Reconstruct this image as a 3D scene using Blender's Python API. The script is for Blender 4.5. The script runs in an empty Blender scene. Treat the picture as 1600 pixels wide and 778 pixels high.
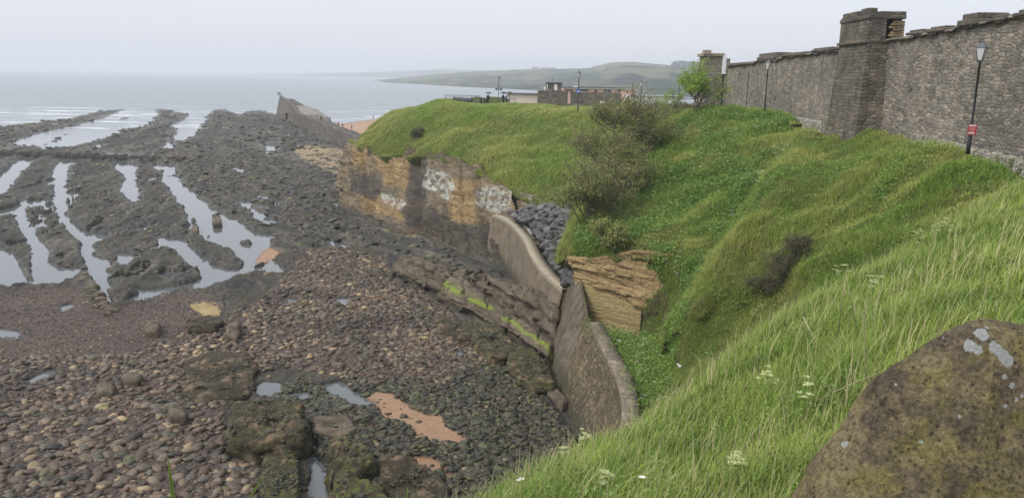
import bpy, bmesh, math, random
import numpy as np
from mathutils import Vector, Matrix

C = bpy.context.scene.collection
rng = np.random.default_rng(7)
random.seed(7)
R = math.radians

# ------------------------------------------------------------------ camera, world, sun
CAMZ = 18.0
F = 1250.0            # focal length in pixels of a 1600 wide frame
PITCH = math.atan(270/F)
ROLL = R(0.86)
cf = Vector((0, math.cos(PITCH), -math.sin(PITCH)))
cr0 = Vector((1, 0, 0)); cu0 = Vector((0, math.sin(PITCH), math.cos(PITCH)))
cr = cr0*math.cos(ROLL) + cu0*math.sin(ROLL)
cu = cu0*math.cos(ROLL) - cr0*math.sin(ROLL)
camd = bpy.data.cameras.new('camera'); cam = bpy.data.objects.new('camera', camd); C.objects.link(cam)
M = Matrix((cr, cu, -cf)).transposed().to_4x4(); M.translation = (0, 0, CAMZ)
cam.matrix_world = M
camd.sensor_width = 36; camd.sensor_fit = 'HORIZONTAL'; camd.lens = 36*F/1600
camd.clip_start = 0.05; camd.clip_end = 60000
sc = bpy.context.scene; sc.camera = cam

SUN_EL, SUN_AZ = R(52), R(-112)      # behind thin cloud, from the left and a little behind
w = bpy.data.worlds.new('World'); sc.world = w; w.use_nodes = True
nt = w.node_tree; bg = nt.nodes['Background']
sky = nt.nodes.new('ShaderNodeTexSky'); sky.sky_type = 'NISHITA'; sky.sun_disc = False
sky.sun_elevation = SUN_EL; sky.sun_rotation = SUN_AZ; sky.dust_density = 4; sky.air_density = 1.0
hsv = nt.nodes.new('ShaderNodeHueSaturation'); hsv.inputs['Saturation'].default_value = 0.3
mixw = nt.nodes.new('ShaderNodeMix'); mixw.data_type = 'RGBA'; mixw.inputs[0].default_value = 0.72
mixw.inputs[7].default_value = (5.7, 5.95, 6.55, 1)      # overcast cloud layer
nt.links.new(sky.outputs[0], hsv.inputs['Color']); nt.links.new(hsv.outputs[0], mixw.inputs[6])
nt.links.new(mixw.outputs[2], bg.inputs[0]); bg.inputs[1].default_value = 0.1
sd_ = bpy.data.lights.new('sun', 'SUN'); sd_.energy = 1.5; sd_.angle = R(25); sd_.color = (1, .97, .92)
sun = bpy.data.objects.new('sun', sd_); C.objects.link(sun)
sdir = Vector((math.sin(SUN_AZ)*math.cos(SUN_EL), math.cos(SUN_AZ)*math.cos(SUN_EL), math.sin(SUN_EL)))
sun.rotation_euler = sdir.to_track_quat('Z', 'Y').to_euler(); sun.location = (0, 0, 80)
vs = sc.view_settings; vs.view_transform = 'Standard'; vs.look = 'None'; vs.gamma = 1; vs.use_curve_mapping = False
vs.exposure = 0.75
sc.cycles.max_bounces = 6; sc.cycles.diffuse_bounces = 2; sc.cycles.glossy_bounces = 2
sc.cycles.transmission_bounces = 2; sc.cycles.transparent_max_bounces = 6; sc.cycles.volume_bounces = 1
sc.cycles.use_denoising = True

# ------------------------------------------------------------------ from photograph to place
def ray(px, py):
    return cf + cr*((px-800)/F) - cu*((py-389)/F)
def W(px, py, Y):
    d = ray(px, py); t = Y/d.y
    return (d.x*t, Y, CAMZ + d.z*t)
def WZ(px, py, z=0.0):
    d = ray(px, py); t = (z-CAMZ)/d.z
    return (d.x*t, d.y*t, z)
def WZa(px, py, z=0.0):
    px = np.asarray(px, float); py = np.asarray(py, float)
    a = (px-800)/F; b = (py-389)/F
    dx = cf.x + cr.x*a - cu.x*b; dy = cf.y + cr.y*a - cu.y*b; dz = cf.z + cr.z*a - cu.z*b
    t = (z-CAMZ)/dz
    return dx*t, dy*t

# ------------------------------------------------------------------ noise
def _h(ix, iy, iz, s):
    n = (ix*374761393 + iy*668265263 + iz*2147483647 + s*974634777) & 0xffffffff
    n = (n ^ (n >> 13))*1274126177 & 0xffffffff
    n = (n ^ (n >> 16))*2246822519 & 0xffffffff
    n = n ^ (n >> 15)
    return (n & 0xffffff)/float(0xffffff)*2-1
def vnoise(x, y, z=0, s=0):
    x = np.asarray(x, float); y = np.asarray(y, float); z = np.asarray(z, float) + np.zeros_like(x)
    fx = np.floor(x); fy = np.floor(y); fz = np.floor(z)
    ix = fx.astype(np.int64); iy = fy.astype(np.int64); iz = fz.astype(np.int64)
    u = x-fx; v = y-fy; t = z-fz
    u = u*u*(3-2*u); v = v*v*(3-2*v); t = t*t*(3-2*t)
    def c(a, b, d): return _h(ix+a, iy+b, iz+d, s)
    x00 = c(0,0,0)*(1-u)+c(1,0,0)*u; x10 = c(0,1,0)*(1-u)+c(1,1,0)*u
    x01 = c(0,0,1)*(1-u)+c(1,0,1)*u; x11 = c(0,1,1)*(1-u)+c(1,1,1)*u
    return (x00*(1-v)+x10*v)*(1-t) + (x01*(1-v)+x11*v)*t
def fbm(x, y, z=0, o=4, s=0, g=.5):
    r = 0; a = 1; f = 1; n = 0
    for k in range(o):
        r = r + a*vnoise(np.asarray(x)*f, np.asarray(y)*f, np.asarray(z)*f, s+k); n += a; a *= g; f *= 2.03
    return r/n
def sstep(a, b, x):
    t = np.clip((x-a)/(b-a), 0, 1); return t*t*(3-2*t)

# ------------------------------------------------------------------ materials
def mat(name, rough=.85, spec=.3):
    m = bpy.data.materials.new(name); m.use_nodes = True
    b = m.node_tree.nodes['Principled BSDF']; b.inputs['Roughness'].default_value = rough
    b.inputs['Specular IOR Level'].default_value = spec
    return m, m.node_tree, b
class G:
    """small node helper"""
    def __init__(s, nt): s.nt = nt
    def n(s, t, **k):
        x = s.nt.nodes.new(t)
        for a, b in k.items(): setattr(x, a, b)
        return x
    def l(s, a, b): s.nt.links.new(a, b)
    def pos(s): return s.n('ShaderNodeNewGeometry').outputs['Position']
    def obj(s): return s.n('ShaderNodeTexCoord').outputs['Object']
    def uv(s): return s.n('ShaderNodeTexCoord').outputs['UV']
    def map(s, v, scale=(1,1,1), rot=(0,0,0)):
        m = s.n('ShaderNodeMapping'); m.inputs['Scale'].default_value = scale; m.inputs['Rotation'].default_value = rot
        s.l(v, m.inputs[0]); return m.outputs[0]
    def noise(s, v, sc, det=4, rough=.55, dist=0, out=0):
        t = s.n('ShaderNodeTexNoise'); t.inputs['Scale'].default_value = sc; t.inputs['Detail'].default_value = det
        t.inputs['Roughness'].default_value = rough; t.inputs['Distortion'].default_value = dist
        s.l(v, t.inputs['Vector']); return t.outputs[out]
    def vor(s, v, sc, feat='F1', out=0, rnd=1):
        t = s.n('ShaderNodeTexVoronoi'); t.feature = feat; t.inputs['Scale'].default_value = sc; t.inputs['Randomness'].default_value = rnd
        s.l(v, t.inputs['Vector']); return t.outputs[out]
    def ramp(s, v, stops):
        r = s.n('ShaderNodeValToRGB'); e = r.color_ramp.elements
        while len(e) < len(stops): e.new(.5)
        for k, (p, c) in enumerate(stops):
            e[k].position = p; e[k].color = (*c, 1) if len(c) == 3 else c
        s.l(v, r.inputs[0]); return r.outputs[0]
    def mix(s, f, a, b, mode='MIX'):
        m = s.n('ShaderNodeMix', data_type='RGBA', blend_type=mode)
        for i, v in ((0, f), (6, a), (7, b)):
            if isinstance(v, (int, float)): m.inputs[i].default_value = v
            elif isinstance(v, tuple): m.inputs[i].default_value = (*v, 1)
            else: s.l(v, m.inputs[i])
        return m.outputs[2]
    def math(s, op, a, b=0, c=0):
        m = s.n('ShaderNodeMath', operation=op)
        for i, v in enumerate((a, b, c)):
            if isinstance(v, (int, float)): m.inputs[i].default_value = v
            else: s.l(v, m.inputs[i])
        return m.outputs[0]
    def attr(s, name, out=0):
        a = s.n('ShaderNodeAttribute'); a.attribute_name = name; return a.outputs[out]
    def bump(s, h, b, strength=.5, dist=.1):
        u = s.n('ShaderNodeBump'); u.inputs['Strength'].default_value = strength; u.inputs['Distance'].default_value = dist
        s.l(h, u.inputs['Height']); s.l(u.outputs[0], b.inputs['Normal'])
def rgb(g, c):
    r = g.n('ShaderNodeRGB'); r.outputs[0].default_value = (*c, 1); return r.outputs[0]
def simple(name, col, rough=.7, spec=.3, var=.25, scale=3, metal=0):
    m, t, b = mat(name, rough, spec); g = G(t)
    n = g.noise(g.obj(), scale, 5)
    c = g.mix(n, tuple(x*(1-var) for x in col), tuple(min(1, x*(1+var)) for x in col))
    g.l(c, b.inputs['Base Color']); b.inputs['Metallic'].default_value = metal
    return m

# ------------------------------------------------------------------ mesh helpers
def mk(name, V, faces=None, m=None, parent=None, quads=None, tris=None, smooth=True, origin=None, uv=None, attrs=None):
    """one mesh object from world-space vertices; faces list, or quads / tris arrays"""
    V = np.asarray(V, dtype=np.float64).reshape(-1, 3)
    if origin is not None: V = V - np.asarray(origin, float)
    me = bpy.data.meshes.new(name)
    if faces is not None:
        me.from_pydata(V.tolist(), [], faces)
    else:
        parts = []; sizes = []
        if quads is not None and len(quads): parts.append(np.asarray(quads).reshape(-1)); sizes.append(np.full(len(quads), 4))
        if tris is not None and len(tris): parts.append(np.asarray(tris).reshape(-1)); sizes.append(np.full(len(tris), 3))
        lp = np.concatenate(parts).astype(np.int32); sz = np.concatenate(sizes)
        st = np.concatenate(([0], np.cumsum(sz)[:-1])).astype(np.int32)
        me.vertices.add(len(V)); me.vertices.foreach_set('co', V.astype(np.float32).reshape(-1))
        me.loops.add(len(lp)); me.loops.foreach_set('vertex_index', lp)
        me.polygons.add(len(sz)); me.polygons.foreach_set('loop_start', st)
    if smooth: me.polygons.foreach_set('use_smooth', np.ones(len(me.polygons), bool))
    if uv is not None:
        me.update(calc_edges=True)
        l = me.uv_layers.new(name='UVMap')
        vi = np.zeros(len(me.loops), np.int32); me.loops.foreach_get('vertex_index', vi)
        l.data.foreach_set('uv', np.asarray(uv, np.float32)[vi].reshape(-1))
    for k, a in (attrs or {}).items():
        a = np.asarray(a, np.float32)
        if a.ndim == 1:
            at = me.attributes.new(k, 'FLOAT', 'POINT'); at.data.foreach_set('value', a)
        else:
            at = me.attributes.new(k, 'FLOAT_COLOR', 'POINT')
            at.data.foreach_set('color', np.c_[a, np.ones(len(a))].astype(np.float32).reshape(-1))
    me.update(calc_edges=True); me.validate()
    if m: me.materials.append(m)
    o = bpy.data.objects.new(name, me); C.objects.link(o)
    if parent is not None: o.parent = parent
    elif origin is not None: o.location = origin
    return o
def tag(o, label=None, cat=None, group=None, kind=None):
    if label: o['label'] = label
    if cat: o['category'] = cat
    if group: o['group'] = group
    if kind: o['kind'] = kind
    return o
def thing(name, label, cat, loc=(0,0,0), rz=0, group=None):
    o = bpy.data.objects.new(name, None); C.objects.link(o); o.location = loc; o.rotation_euler = (0, 0, rz)
    o.empty_display_size = .2
    return tag(o, label, cat, group)
def copy_tree(o, parent=None, **k):
    c = o.copy(); C.objects.link(c)
    if parent: c.parent = parent
    for ch in list(o.children): copy_tree(ch, c)
    return c
def grid_quads(nv, nu):
    i = np.arange(nv-1)[:, None]*nu + np.arange(nu-1)[None]
    i = i.reshape(-1)
    return np.c_[i, i+1, i+nu+1, i+nu]
def cr_interp(P, n):
    """Catmull-Rom along axis 0 to n samples"""
    P = np.asarray(P, float); k = len(P)
    Q = np.concatenate((2*P[:1]-P[1:2], P, 2*P[-1:]-P[-2:-1]))
    t = np.linspace(0, k-1, n); i = np.minimum(t.astype(int), k-2); f = (t-i).reshape((-1,)+(1,)*(P.ndim-1))
    a, b, c, d = Q[i], Q[i+1], Q[i+2], Q[i+3]
    return .5*((2*b)+(-a+c)*f+(2*a-5*b+4*c-d)*f**2+(-a+3*b-3*c+d)*f**3)
def lin_interp(P, n):
    P = np.asarray(P, float); k = len(P); t = np.linspace(0, k-1, n); i = np.minimum(t.astype(int), k-2)
    f = (t-i).reshape((-1,)+(1,)*(P.ndim-1)); return P[i]*(1-f)+P[i+1]*f
def surf(rows, nu, nv, lin_v=False):
    P = np.array([[p if len(p) == 3 else p for p in r] for r in rows], float)
    P = (lin_interp if lin_v else cr_interp)(P, nv)
    return cr_interp(P.transpose(1, 0, 2), nu).transpose(1, 0, 2)
def normals(Gd):
    du = np.gradient(Gd, axis=1); dv = np.gradient(Gd, axis=0)
    n = np.cross(du, dv); n /= np.linalg.norm(n, axis=2, keepdims=True)+1e-9
    return n
def uvs(Gd):
    u = np.concatenate((np.zeros((Gd.shape[0], 1)), np.cumsum(np.linalg.norm(np.diff(Gd, axis=1), axis=2), axis=1)), axis=1)
    v = np.concatenate((np.zeros((1, Gd.shape[1])), np.cumsum(np.linalg.norm(np.diff(Gd, axis=0), axis=2), axis=0)), axis=0)
    u = np.repeat(u.mean(axis=0, keepdims=True), Gd.shape[0], 0)
    return np.c_[u.reshape(-1), -v.reshape(-1)]
def disp_grid(Gd, amps, up=False, s=0):
    n = normals(Gd); n = n*np.sign(n[..., 2:3]+1e-6) if up else n
    X, Y, Z = Gd[..., 0], Gd[..., 1], Gd[..., 2]
    d = 0
    for a, f in amps: s += 11; d = d + a*fbm(X*f, Y*f, Z*f, 4, s)
    return Gd + n*d[..., None]
def mk_grid(name, Gd, m, parent=None, kind=None, attrs=None, origin=None, smooth=True):
    o = mk(name, Gd.reshape(-1, 3), quads=grid_quads(*Gd.shape[:2]), m=m, parent=parent, uv=uvs(Gd), attrs=attrs, origin=origin, smooth=smooth)
    if kind: o['kind'] = kind
    return o
def boxv(x0, x1, y0, y1, z0, z1):
    V = [(x, y, z) for z in (z0, z1) for y in (y0, y1) for x in (x0, x1)]
    Fc = [(0,2,3,1), (4,5,7,6), (0,1,5,4), (2,6,7,3), (0,4,6,2), (1,3,7,5)]
    return V, Fc
class MB:
    def __init__(s): s.V = []; s.F = []
    def add(s, V, Fc):
        k = len(s.V); s.V += [tuple(v) for v in V]; s.F += [tuple(i+k for i in f) for f in Fc]; return s
    def box(s, x0, x1, y0, y1, z0, z1): return s.add(*boxv(x0, x1, y0, y1, z0, z1))
    def prism(s, poly, z0, z1):
        """plan polygon; z0/z1 numbers or lists"""
        n = len(poly); a = z0 if isinstance(z0, (list, tuple)) else [z0]*n; b = z1 if isinstance(z1, (list, tuple)) else [z1]*n
        V = [(p[0], p[1], a[i]) for i, p in enumerate(poly)] + [(p[0], p[1], b[i]) for i, p in enumerate(poly)]
        return s.add(V, [tuple(range(n))[::-1], tuple(range(n, 2*n))] + [(i, (i+1) % n, n+(i+1) % n, n+i) for i in range(n)])
    def tube(s, pts, rad, n=8, cap=True):
        V = []; Fc = []; pts = [Vector(p) for p in pts]
        for i, p in enumerate(pts):
            d = (pts[min(i+1, len(pts)-1)]-pts[max(i-1, 0)]).normalized()
            a = d.cross(Vector((0.3, 1, 0.1))).normalized(); b = d.cross(a); r = rad[i] if isinstance(rad, (list, tuple)) else rad
            V += [p + a*(r*math.cos(2*math.pi*k/n)) + b*(r*math.sin(2*math.pi*k/n)) for k in range(n)]
        for i in range(len(pts)-1):
            Fc += [(i*n+k, i*n+(k+1) % n, (i+1)*n+(k+1) % n, (i+1)*n+k) for k in range(n)]
        if cap: Fc += [tuple(range(n))[::-1], tuple(range((len(pts)-1)*n, len(pts)*n))]
        return s.add(V, Fc)
    def lathe(s, prof, n=16, c=(0,0,0)):
        V = []; Fc = []
        for r, z in prof: V += [(c[0]+r*math.cos(2*math.pi*k/n), c[1]+r*math.sin(2*math.pi*k/n), c[2]+z) for k in range(n)]
        for i in range(len(prof)-1): Fc += [(i*n+k, i*n+(k+1) % n, (i+1)*n+(k+1) % n, (i+1)*n+k) for k in range(n)]
        Fc += [tuple(range(n))[::-1], tuple(range((len(prof)-1)*n, len(prof)*n))]
        return s.add(V, Fc)
    def build(s, name, m, parent=None, origin=None, smooth=False, bevel=0):
        o = mk(name, s.V, faces=s.F, m=m, parent=parent, origin=origin, smooth=smooth)
        if bevel:
            b = o.modifiers.new('bevel', 'BEVEL'); b.width = bevel; b.segments = 2
        return o

def ico(sub=1):
    bm = bmesh.new(); bmesh.ops.create_icosphere(bm, subdivisions=sub, radius=1)
    V = np.array([v.co[:] for v in bm.verts]); T = np.array([[v.index for v in f.verts] for f in bm.faces]); bm.free()
    return V, T
ICO2 = ico(2); ICO1 = ico(1); ICO3 = ico(3)
def stone_shape(base, s, angular=0.0, flat=.6):
    V = base[0].copy()
    d = 1 + .30*fbm(V[:, 0]*1.1+s*7, V[:, 1]*1.1, V[:, 2]*1.1, 2, s)
    V = V*d[:, None]
    if angular:
        r2 = np.random.default_rng(s)
        for k in range(9):
            n = r2.normal(size=3); n /= np.linalg.norm(n); h = r2.uniform(.55, .8)
            e = np.maximum(V@n-h, 0); V -= e[:, None]*n*angular
    return V*np.array([1, .78, flat])
# ------------------------------------------------------------------ shared materials
def grass_base(name, a=(.055,.08,.02), b=(.12,.15,.035), c=(.17,.14,.065)):
    m, t, bs = mat(name, .95, .1); g = G(t); p = g.pos()
    n1 = g.noise(p, .35, 6, .6); n2 = g.noise(p, 3.5, 6, .7); n3 = g.noise(p, .12, 4)
    c1 = g.mix(g.ramp(n2, [(.35,(0,0,0)),(.65,(1,1,1))]), a, b)
    c2 = g.mix(g.ramp(n1, [(.50,(0,0,0)),(.68,(1,1,1))]), c1, c)
    c3 = g.mix(g.ramp(n3, [(.4,(0,0,0)),(.6,(.5,.5,.5))]), c2, c1)
    g.l(c3, bs.inputs['Base Color'])
    g.bump(g.noise(p, 9, 8, .75), bs, .9, .25)
    return m
M_GRASS = grass_base('grass_slope')
def blade_mat(name, c1, c2, c3, scale=.3):
    m, t, b = mat(name, .55, .25); g = G(t)
    geo = g.n('ShaderNodeNewGeometry'); p = geo.outputs['Position']; rnd = geo.outputs['Random Per Island']
    n = g.noise(p, scale, 4, .6)
    base = g.mix(g.ramp(n, [(.38,(0,0,0)),(.62,(1,1,1))]), c1, c2)
    col = g.mix(g.ramp(rnd, [(.0,(0,0,0)),(.88,(.12,.12,.12)),(1,(.9,.9,.9))]), base, c3)
    v = g.math('ADD', g.math('MULTIPLY', g.noise(p, 37, 2), .7), .65)
    col = g.mix(1, col, g.n('ShaderNodeCombineColor').outputs[0], 'MULTIPLY') if False else col
    hs = g.n('ShaderNodeHueSaturation'); g.l(col, hs.inputs['Color']); g.l(v, hs.inputs['Value'])
    g.l(hs.outputs[0], b.inputs['Base Color'])
    tr = g.n('ShaderNodeBsdfTranslucent'); g.l(hs.outputs[0], tr.inputs[0])
    mx = g.n('ShaderNodeMixShader'); mx.inputs[0].default_value = .35
    out = t.nodes['Material Output']; g.l(b.outputs[0], mx.inputs[1]); g.l(tr.outputs[0], mx.inputs[2]); g.l(mx.outputs[0], out.inputs[0])
    return m
M_BLADE_NEAR = blade_mat('grass_blade_near', (.13,.23,.03), (.33,.43,.085), (.60,.55,.28), .7)
M_BLADE_MID = blade_mat('grass_blade_mid', (.22,.37,.06), (.44,.47,.13), (.60,.55,.30), .25)
M_BLADE_FAR = blade_mat('grass_blade_far', (.24,.38,.06), (.46,.48,.14), (.62,.56,.31), .12)
M_LEAF = blade_mat('weed_leaf', (.12,.23,.045), (.22,.33,.075), (.32,.38,.12), .6)
M_STALK = simple('dry_stalk', (.40,.36,.20), .7, .2)
M_FLOWER = simple('white_flower', (.80,.80,.70), .7, .2, .1)
M_UMBEL = simple('cream_flower', (.55,.58,.30), .7, .2, .15)

def rock_mat(name, cols, bed=7.0, wet=0, crack=.6, ang=0.0, uvb=False, rough=.9, lich=0):
    """bedded sandstone: horizontal laminae, blotches, optional pale lichen / dark base"""
    m, t, b = mat(name, rough, .3 if not wet else .5); g = G(t); p = g.pos()
    warp = g.n('ShaderNodeVectorMath', operation='ADD'); g.l(p, warp.inputs[0])
    sc_ = g.n('ShaderNodeVectorMath', operation='SCALE'); g.l(g.noise(p, .5, 3, out=1), sc_.inputs[0]); sc_.inputs['Scale'].default_value = .5; g.l(sc_.outputs[0], warp.inputs[1])
    q = g.map(warp.outputs[0], (.35, .35, bed), (ang, 0, 0))
    lam = g.noise(q, 1, 6, .7); big = g.noise(p, .35, 4, .6); fine = g.noise(p, 6, 8, .7)
    base = g.ramp(lam, [(.3, cols[0]), (.48, cols[1]), (.6, cols[2]), (.75, cols[1])])
    base = g.mix(g.ramp(big, [(.42,(0,0,0)),(.62,(1,1,1))]), base, cols[3])
    base = g.mix(.6, base, g.ramp(fine, [(.3,(.45,.45,.45)),(.7,(1.25,1.25,1.25))]), 'MULTIPLY')
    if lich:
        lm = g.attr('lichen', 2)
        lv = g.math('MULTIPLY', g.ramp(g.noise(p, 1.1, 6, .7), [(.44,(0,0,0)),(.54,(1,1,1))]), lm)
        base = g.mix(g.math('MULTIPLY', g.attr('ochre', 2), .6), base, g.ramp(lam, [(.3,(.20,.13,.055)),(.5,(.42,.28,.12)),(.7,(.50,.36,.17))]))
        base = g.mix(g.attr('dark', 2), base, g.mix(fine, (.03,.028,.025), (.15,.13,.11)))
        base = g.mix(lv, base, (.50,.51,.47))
    g.l(base, b.inputs['Base Color'])
    h = g.math('ADD', g.math('MULTIPLY', lam, 1.2), g.math('MULTIPLY', fine, .8))
    cr_ = g.vor(g.map(warp.outputs[0], (.8,.8,2.2)), .8, 'DISTANCE_TO_EDGE', rnd=.8)
    h = g.math('ADD', h, g.math('MINIMUM', g.math('MULTIPLY', cr_, 9), .5*min(1, crack*2)))
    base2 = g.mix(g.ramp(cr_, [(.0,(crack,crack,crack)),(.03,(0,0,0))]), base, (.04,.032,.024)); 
    if crack > .3:
        u_ = g.uv(); w2 = g.n('ShaderNodeVectorMath', operation='SCALE'); g.l(g.noise(p, .45, 5, .65, out=1), w2.inputs[0]); w2.inputs['Scale'].default_value = 2.2
        a2 = g.n('ShaderNodeVectorMath', operation='ADD'); g.l(u_, a2.inputs[0]); g.l(w2.outputs[0], a2.inputs[1])
        bk = g.n('ShaderNodeTexBrick'); g.l(a2.outputs[0], bk.inputs[0]); bk.inputs['Scale'].default_value = 1
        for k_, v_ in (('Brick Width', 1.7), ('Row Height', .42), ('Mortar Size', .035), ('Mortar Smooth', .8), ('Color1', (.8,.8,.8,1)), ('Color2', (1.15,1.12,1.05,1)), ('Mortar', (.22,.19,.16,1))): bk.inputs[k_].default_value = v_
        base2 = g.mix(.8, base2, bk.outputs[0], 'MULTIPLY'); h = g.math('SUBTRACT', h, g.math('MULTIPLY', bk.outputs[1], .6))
    g.l(base2, b.inputs['Base Color'])
    g.bump(h, b, .9, .22)
    return m
SAND = [(.11,.085,.055), (.28,.215,.13), (.37,.285,.17), (.20,.165,.12)]
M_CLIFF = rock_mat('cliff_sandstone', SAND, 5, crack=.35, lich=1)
M_BEDS = rock_mat('bedded_sandstone', [(.15,.10,.05), (.38,.27,.13), (.47,.35,.18), (.34,.24,.12)], 4.5, crack=.15)
M_SLAB = rock_mat('yellow_sandstone', [(.20,.15,.07), (.42,.33,.16), (.48,.38,.19), (.38,.29,.13)], 9, crack=0)
M_DARKROCK = rock_mat('shore_rock', [(.035,.03,.024), (.075,.065,.05), (.11,.09,.065), (.05,.048,.035)], 4, wet=1, rough=.6)

def stone_wall_mat(name, a, b_, mort, bw=.45, bh=.22, scale=1.0, bumpd=.05, stain=.5):
    """random rubble brought roughly to courses"""
    m, t, b = mat(name, .92, .2); g = G(t); u = g.uv(); p = g.pos()
    wv = g.n('ShaderNodeVectorMath', operation='SCALE'); g.l(g.noise(p, 1.3, 4, out=1), wv.inputs[0]); wv.inputs['Scale'].default_value = bh*1.1
    ad = g.n('ShaderNodeVectorMath', operation='ADD'); g.l(u, ad.inputs[0]); g.l(wv.outputs[0], ad.inputs[1])
    q = g.map(ad.outputs[0], (1/bw, 1/bh, 1))
    cell = g.vor(q, 1, out=1, rnd=.6); edge = g.vor(q, 1, 'DISTANCE_TO_EDGE', rnd=.6)
    q2 = g.map(ad.outputs[0], (.45/bw, .5/bh, 1)); cell2 = g.vor(q2, 1, out=1, rnd=.9)
    s1 = g.n('ShaderNodeSeparateColor'); g.l(cell, s1.inputs[0]); s2 = g.n('ShaderNodeSeparateColor'); g.l(cell2, s2.inputs[0])
    c = g.mix(s1.outputs[0], a, b_)
    c = g.mix(.5, c, g.ramp(s1.outputs[1], [(.1,(.66,.66,.68)),(.6,(1,1,1)),(.9,(1.25,1.2,1.1)),(1,(1.6,1.5,1.35))]), 'MULTIPLY')
    c = g.mix(.35, c, g.ramp(s2.outputs[0], [(.1,(.65,.65,.65)),(.9,(1.3,1.25,1.2))]), 'MULTIPLY')
    c = g.mix(g.ramp(edge, [(.02,(.5,.5,.5)),(.09,(0,0,0))]), c, mort)
    big = g.noise(p, .22, 6, .65)
    c = g.mix(stain, c, g.ramp(big, [(.35,(.6,.6,.6)),(.62,(1.2,1.18,1.15))]), 'MULTIPLY')
    c = g.mix(.5, c, g.ramp(g.noise(g.map(p, (1.2,1.2,.25)), 1.1, 5, .65), [(.35,(.6,.6,.6)),(.65,(1.2,1.2,1.2))]), 'MULTIPLY')
    fine = g.noise(p, 9, 6, .7)
    c = g.mix(.6, c, g.ramp(fine, [(.3,(.5,.5,.5)),(.7,(1.35,1.35,1.35))]), 'MULTIPLY')
    g.l(c, b.inputs['Base Color'])
    h = g.math('ADD', g.math('MULTIPLY', g.math('MINIMUM', edge, .14), 6), g.math('MULTIPLY', fine, .7))
    g.bump(h, b, .9, bumpd)
    return m
M_CASTLE = stone_wall_mat('castle_rubble', (.21,.19,.16), (.31,.28,.235), (.165,.15,.125), .46, .17)
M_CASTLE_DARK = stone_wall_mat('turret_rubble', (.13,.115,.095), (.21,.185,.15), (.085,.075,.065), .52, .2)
M_SEAWALL = stone_wall_mat('seawall_blocks', (.17,.14,.10), (.23,.19,.14), (.10,.085,.065), .9, .32)
M_PIER = stone_wall_mat('pier_masonry', (.11,.10,.09), (.17,.15,.13), (.07,.065,.06), 1.4, .6)
M_PALESTONE = stone_wall_mat('distant_rubble', (.15,.135,.11), (.30,.27,.22), (.12,.11,.10), .5, .25)
def concrete(name, c, streak=True):
    m, t, b = mat(name, .85, .25); g = G(t); p = g.pos()
    n = g.noise(p, .8, 6, .65); s = g.noise(g.map(p, (1.5, 1.5, .15)), 2.2, 5, .6)
    col = g.mix(n, tuple(x*.55 for x in c), tuple(x*1.4 for x in c))
    if streak: col = g.mix(.7, col, g.ramp(s, [(.35,(.5,.48,.45)),(.65,(1.2,1.2,1.2))]), 'MULTIPLY')
    if streak:
        bk = g.n('ShaderNodeTexBrick'); g.l(g.uv(), bk.inputs[0]); bk.inputs['Scale'].default_value = 1
        for k_, v_ in (('Brick Width', 1.9), ('Row Height', .62), ('Mortar Size', .02), ('Mortar Smooth', .9), ('Color1', (.85,.85,.85,1)), ('Color2', (1.12,1.1,1.06,1)), ('Mortar', (.5,.47,.42,1))): bk.inputs[k_].default_value = v_
        col = g.mix(.75, col, bk.outputs[0], 'MULTIPLY')
        sx_ = g.n('ShaderNodeSeparateXYZ'); g.l(p, sx_.inputs[0]); tide = g.math('ADD', sx_.outputs[2], g.math('MULTIPLY', g.noise(p, .7, 4), 1.6))
        col = g.mix(g.ramp(g.math('MULTIPLY', tide, .25), [(.22,(.85,.85,.85)),(.5,(0,0,0))]), col, (.045,.045,.025))
    g.l(col, b.inputs['Base Color']); g.bump(g.noise(p, 12, 6, .7), b, .4, .03); return m
M_CONC = concrete('render_concrete', (.17,.14,.10)); M_CAP = concrete('coping_concrete', (.30,.26,.19), False)
M_METAL = simple('black_iron', (.018,.02,.02), .5, .5)
M_GREY = simple('grey_paint', (.10,.11,.12), .6)

# ------------------------------------------------------------------ sea and pools (one water sheet)
m, t, b = mat('water', .06, .5); g = G(t); p = g.pos()
b.inputs['IOR'].default_value = 1.55
sep = g.n('ShaderNodeSeparateXYZ'); g.l(p, sep.inputs[0])
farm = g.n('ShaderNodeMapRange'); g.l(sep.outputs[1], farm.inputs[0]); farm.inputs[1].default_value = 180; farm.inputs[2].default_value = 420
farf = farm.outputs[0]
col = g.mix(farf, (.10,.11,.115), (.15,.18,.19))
foamn = g.noise(g.map(p, (.016, .085, 1), (0,0,R(8))), 1, 9, .66, 1.2)
band = g.ramp(g.math('MULTIPLY', g.math('SUBTRACT', sep.outputs[1], 230), 1/260), [(0,(0,0,0)),(.12,(1,1,1)),(.55,(.8,.8,.8)),(.95,(0,0,0))])
foam = g.math('MULTIPLY', g.ramp(foamn, [(.55,(0,0,0)),(.60,(1,1,1))]), band)
col = g.mix(foam, col, (.82,.84,.85)); g.l(col, b.inputs['Base Color'])
g.l(g.math('ADD', g.math('MULTIPLY', foam, .6), g.math('ADD', g.math('MULTIPLY', farf, .22), .05)), b.inputs['Roughness'])
wn = g.noise(g.map(p, (.25, .9, 1)), .5, 6, .6)
bp = g.n('ShaderNodeBump'); bp.inputs['Distance'].default_value = .8; g.l(wn, bp.inputs['Height']); g.l(g.math('MULTIPLY', farf, .5), bp.inputs['Strength'])
bp2 = g.n('ShaderNodeBump'); bp2.inputs['Distance'].default_value = .01; bp2.inputs['Strength'].default_value = .25; g.l(g.noise(p, 5, 3), bp2.inputs['Height']); g.l(bp.outputs[0], bp2.inputs['Normal'])
g.l(bp2.outputs[0], b.inputs['Normal'])
M_WATER = m
Vw = []; xs = [-9000, -600, -60, 40, 600, 9000]; ys = [-200, 20, 200, 600, 3000, 11000]
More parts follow.
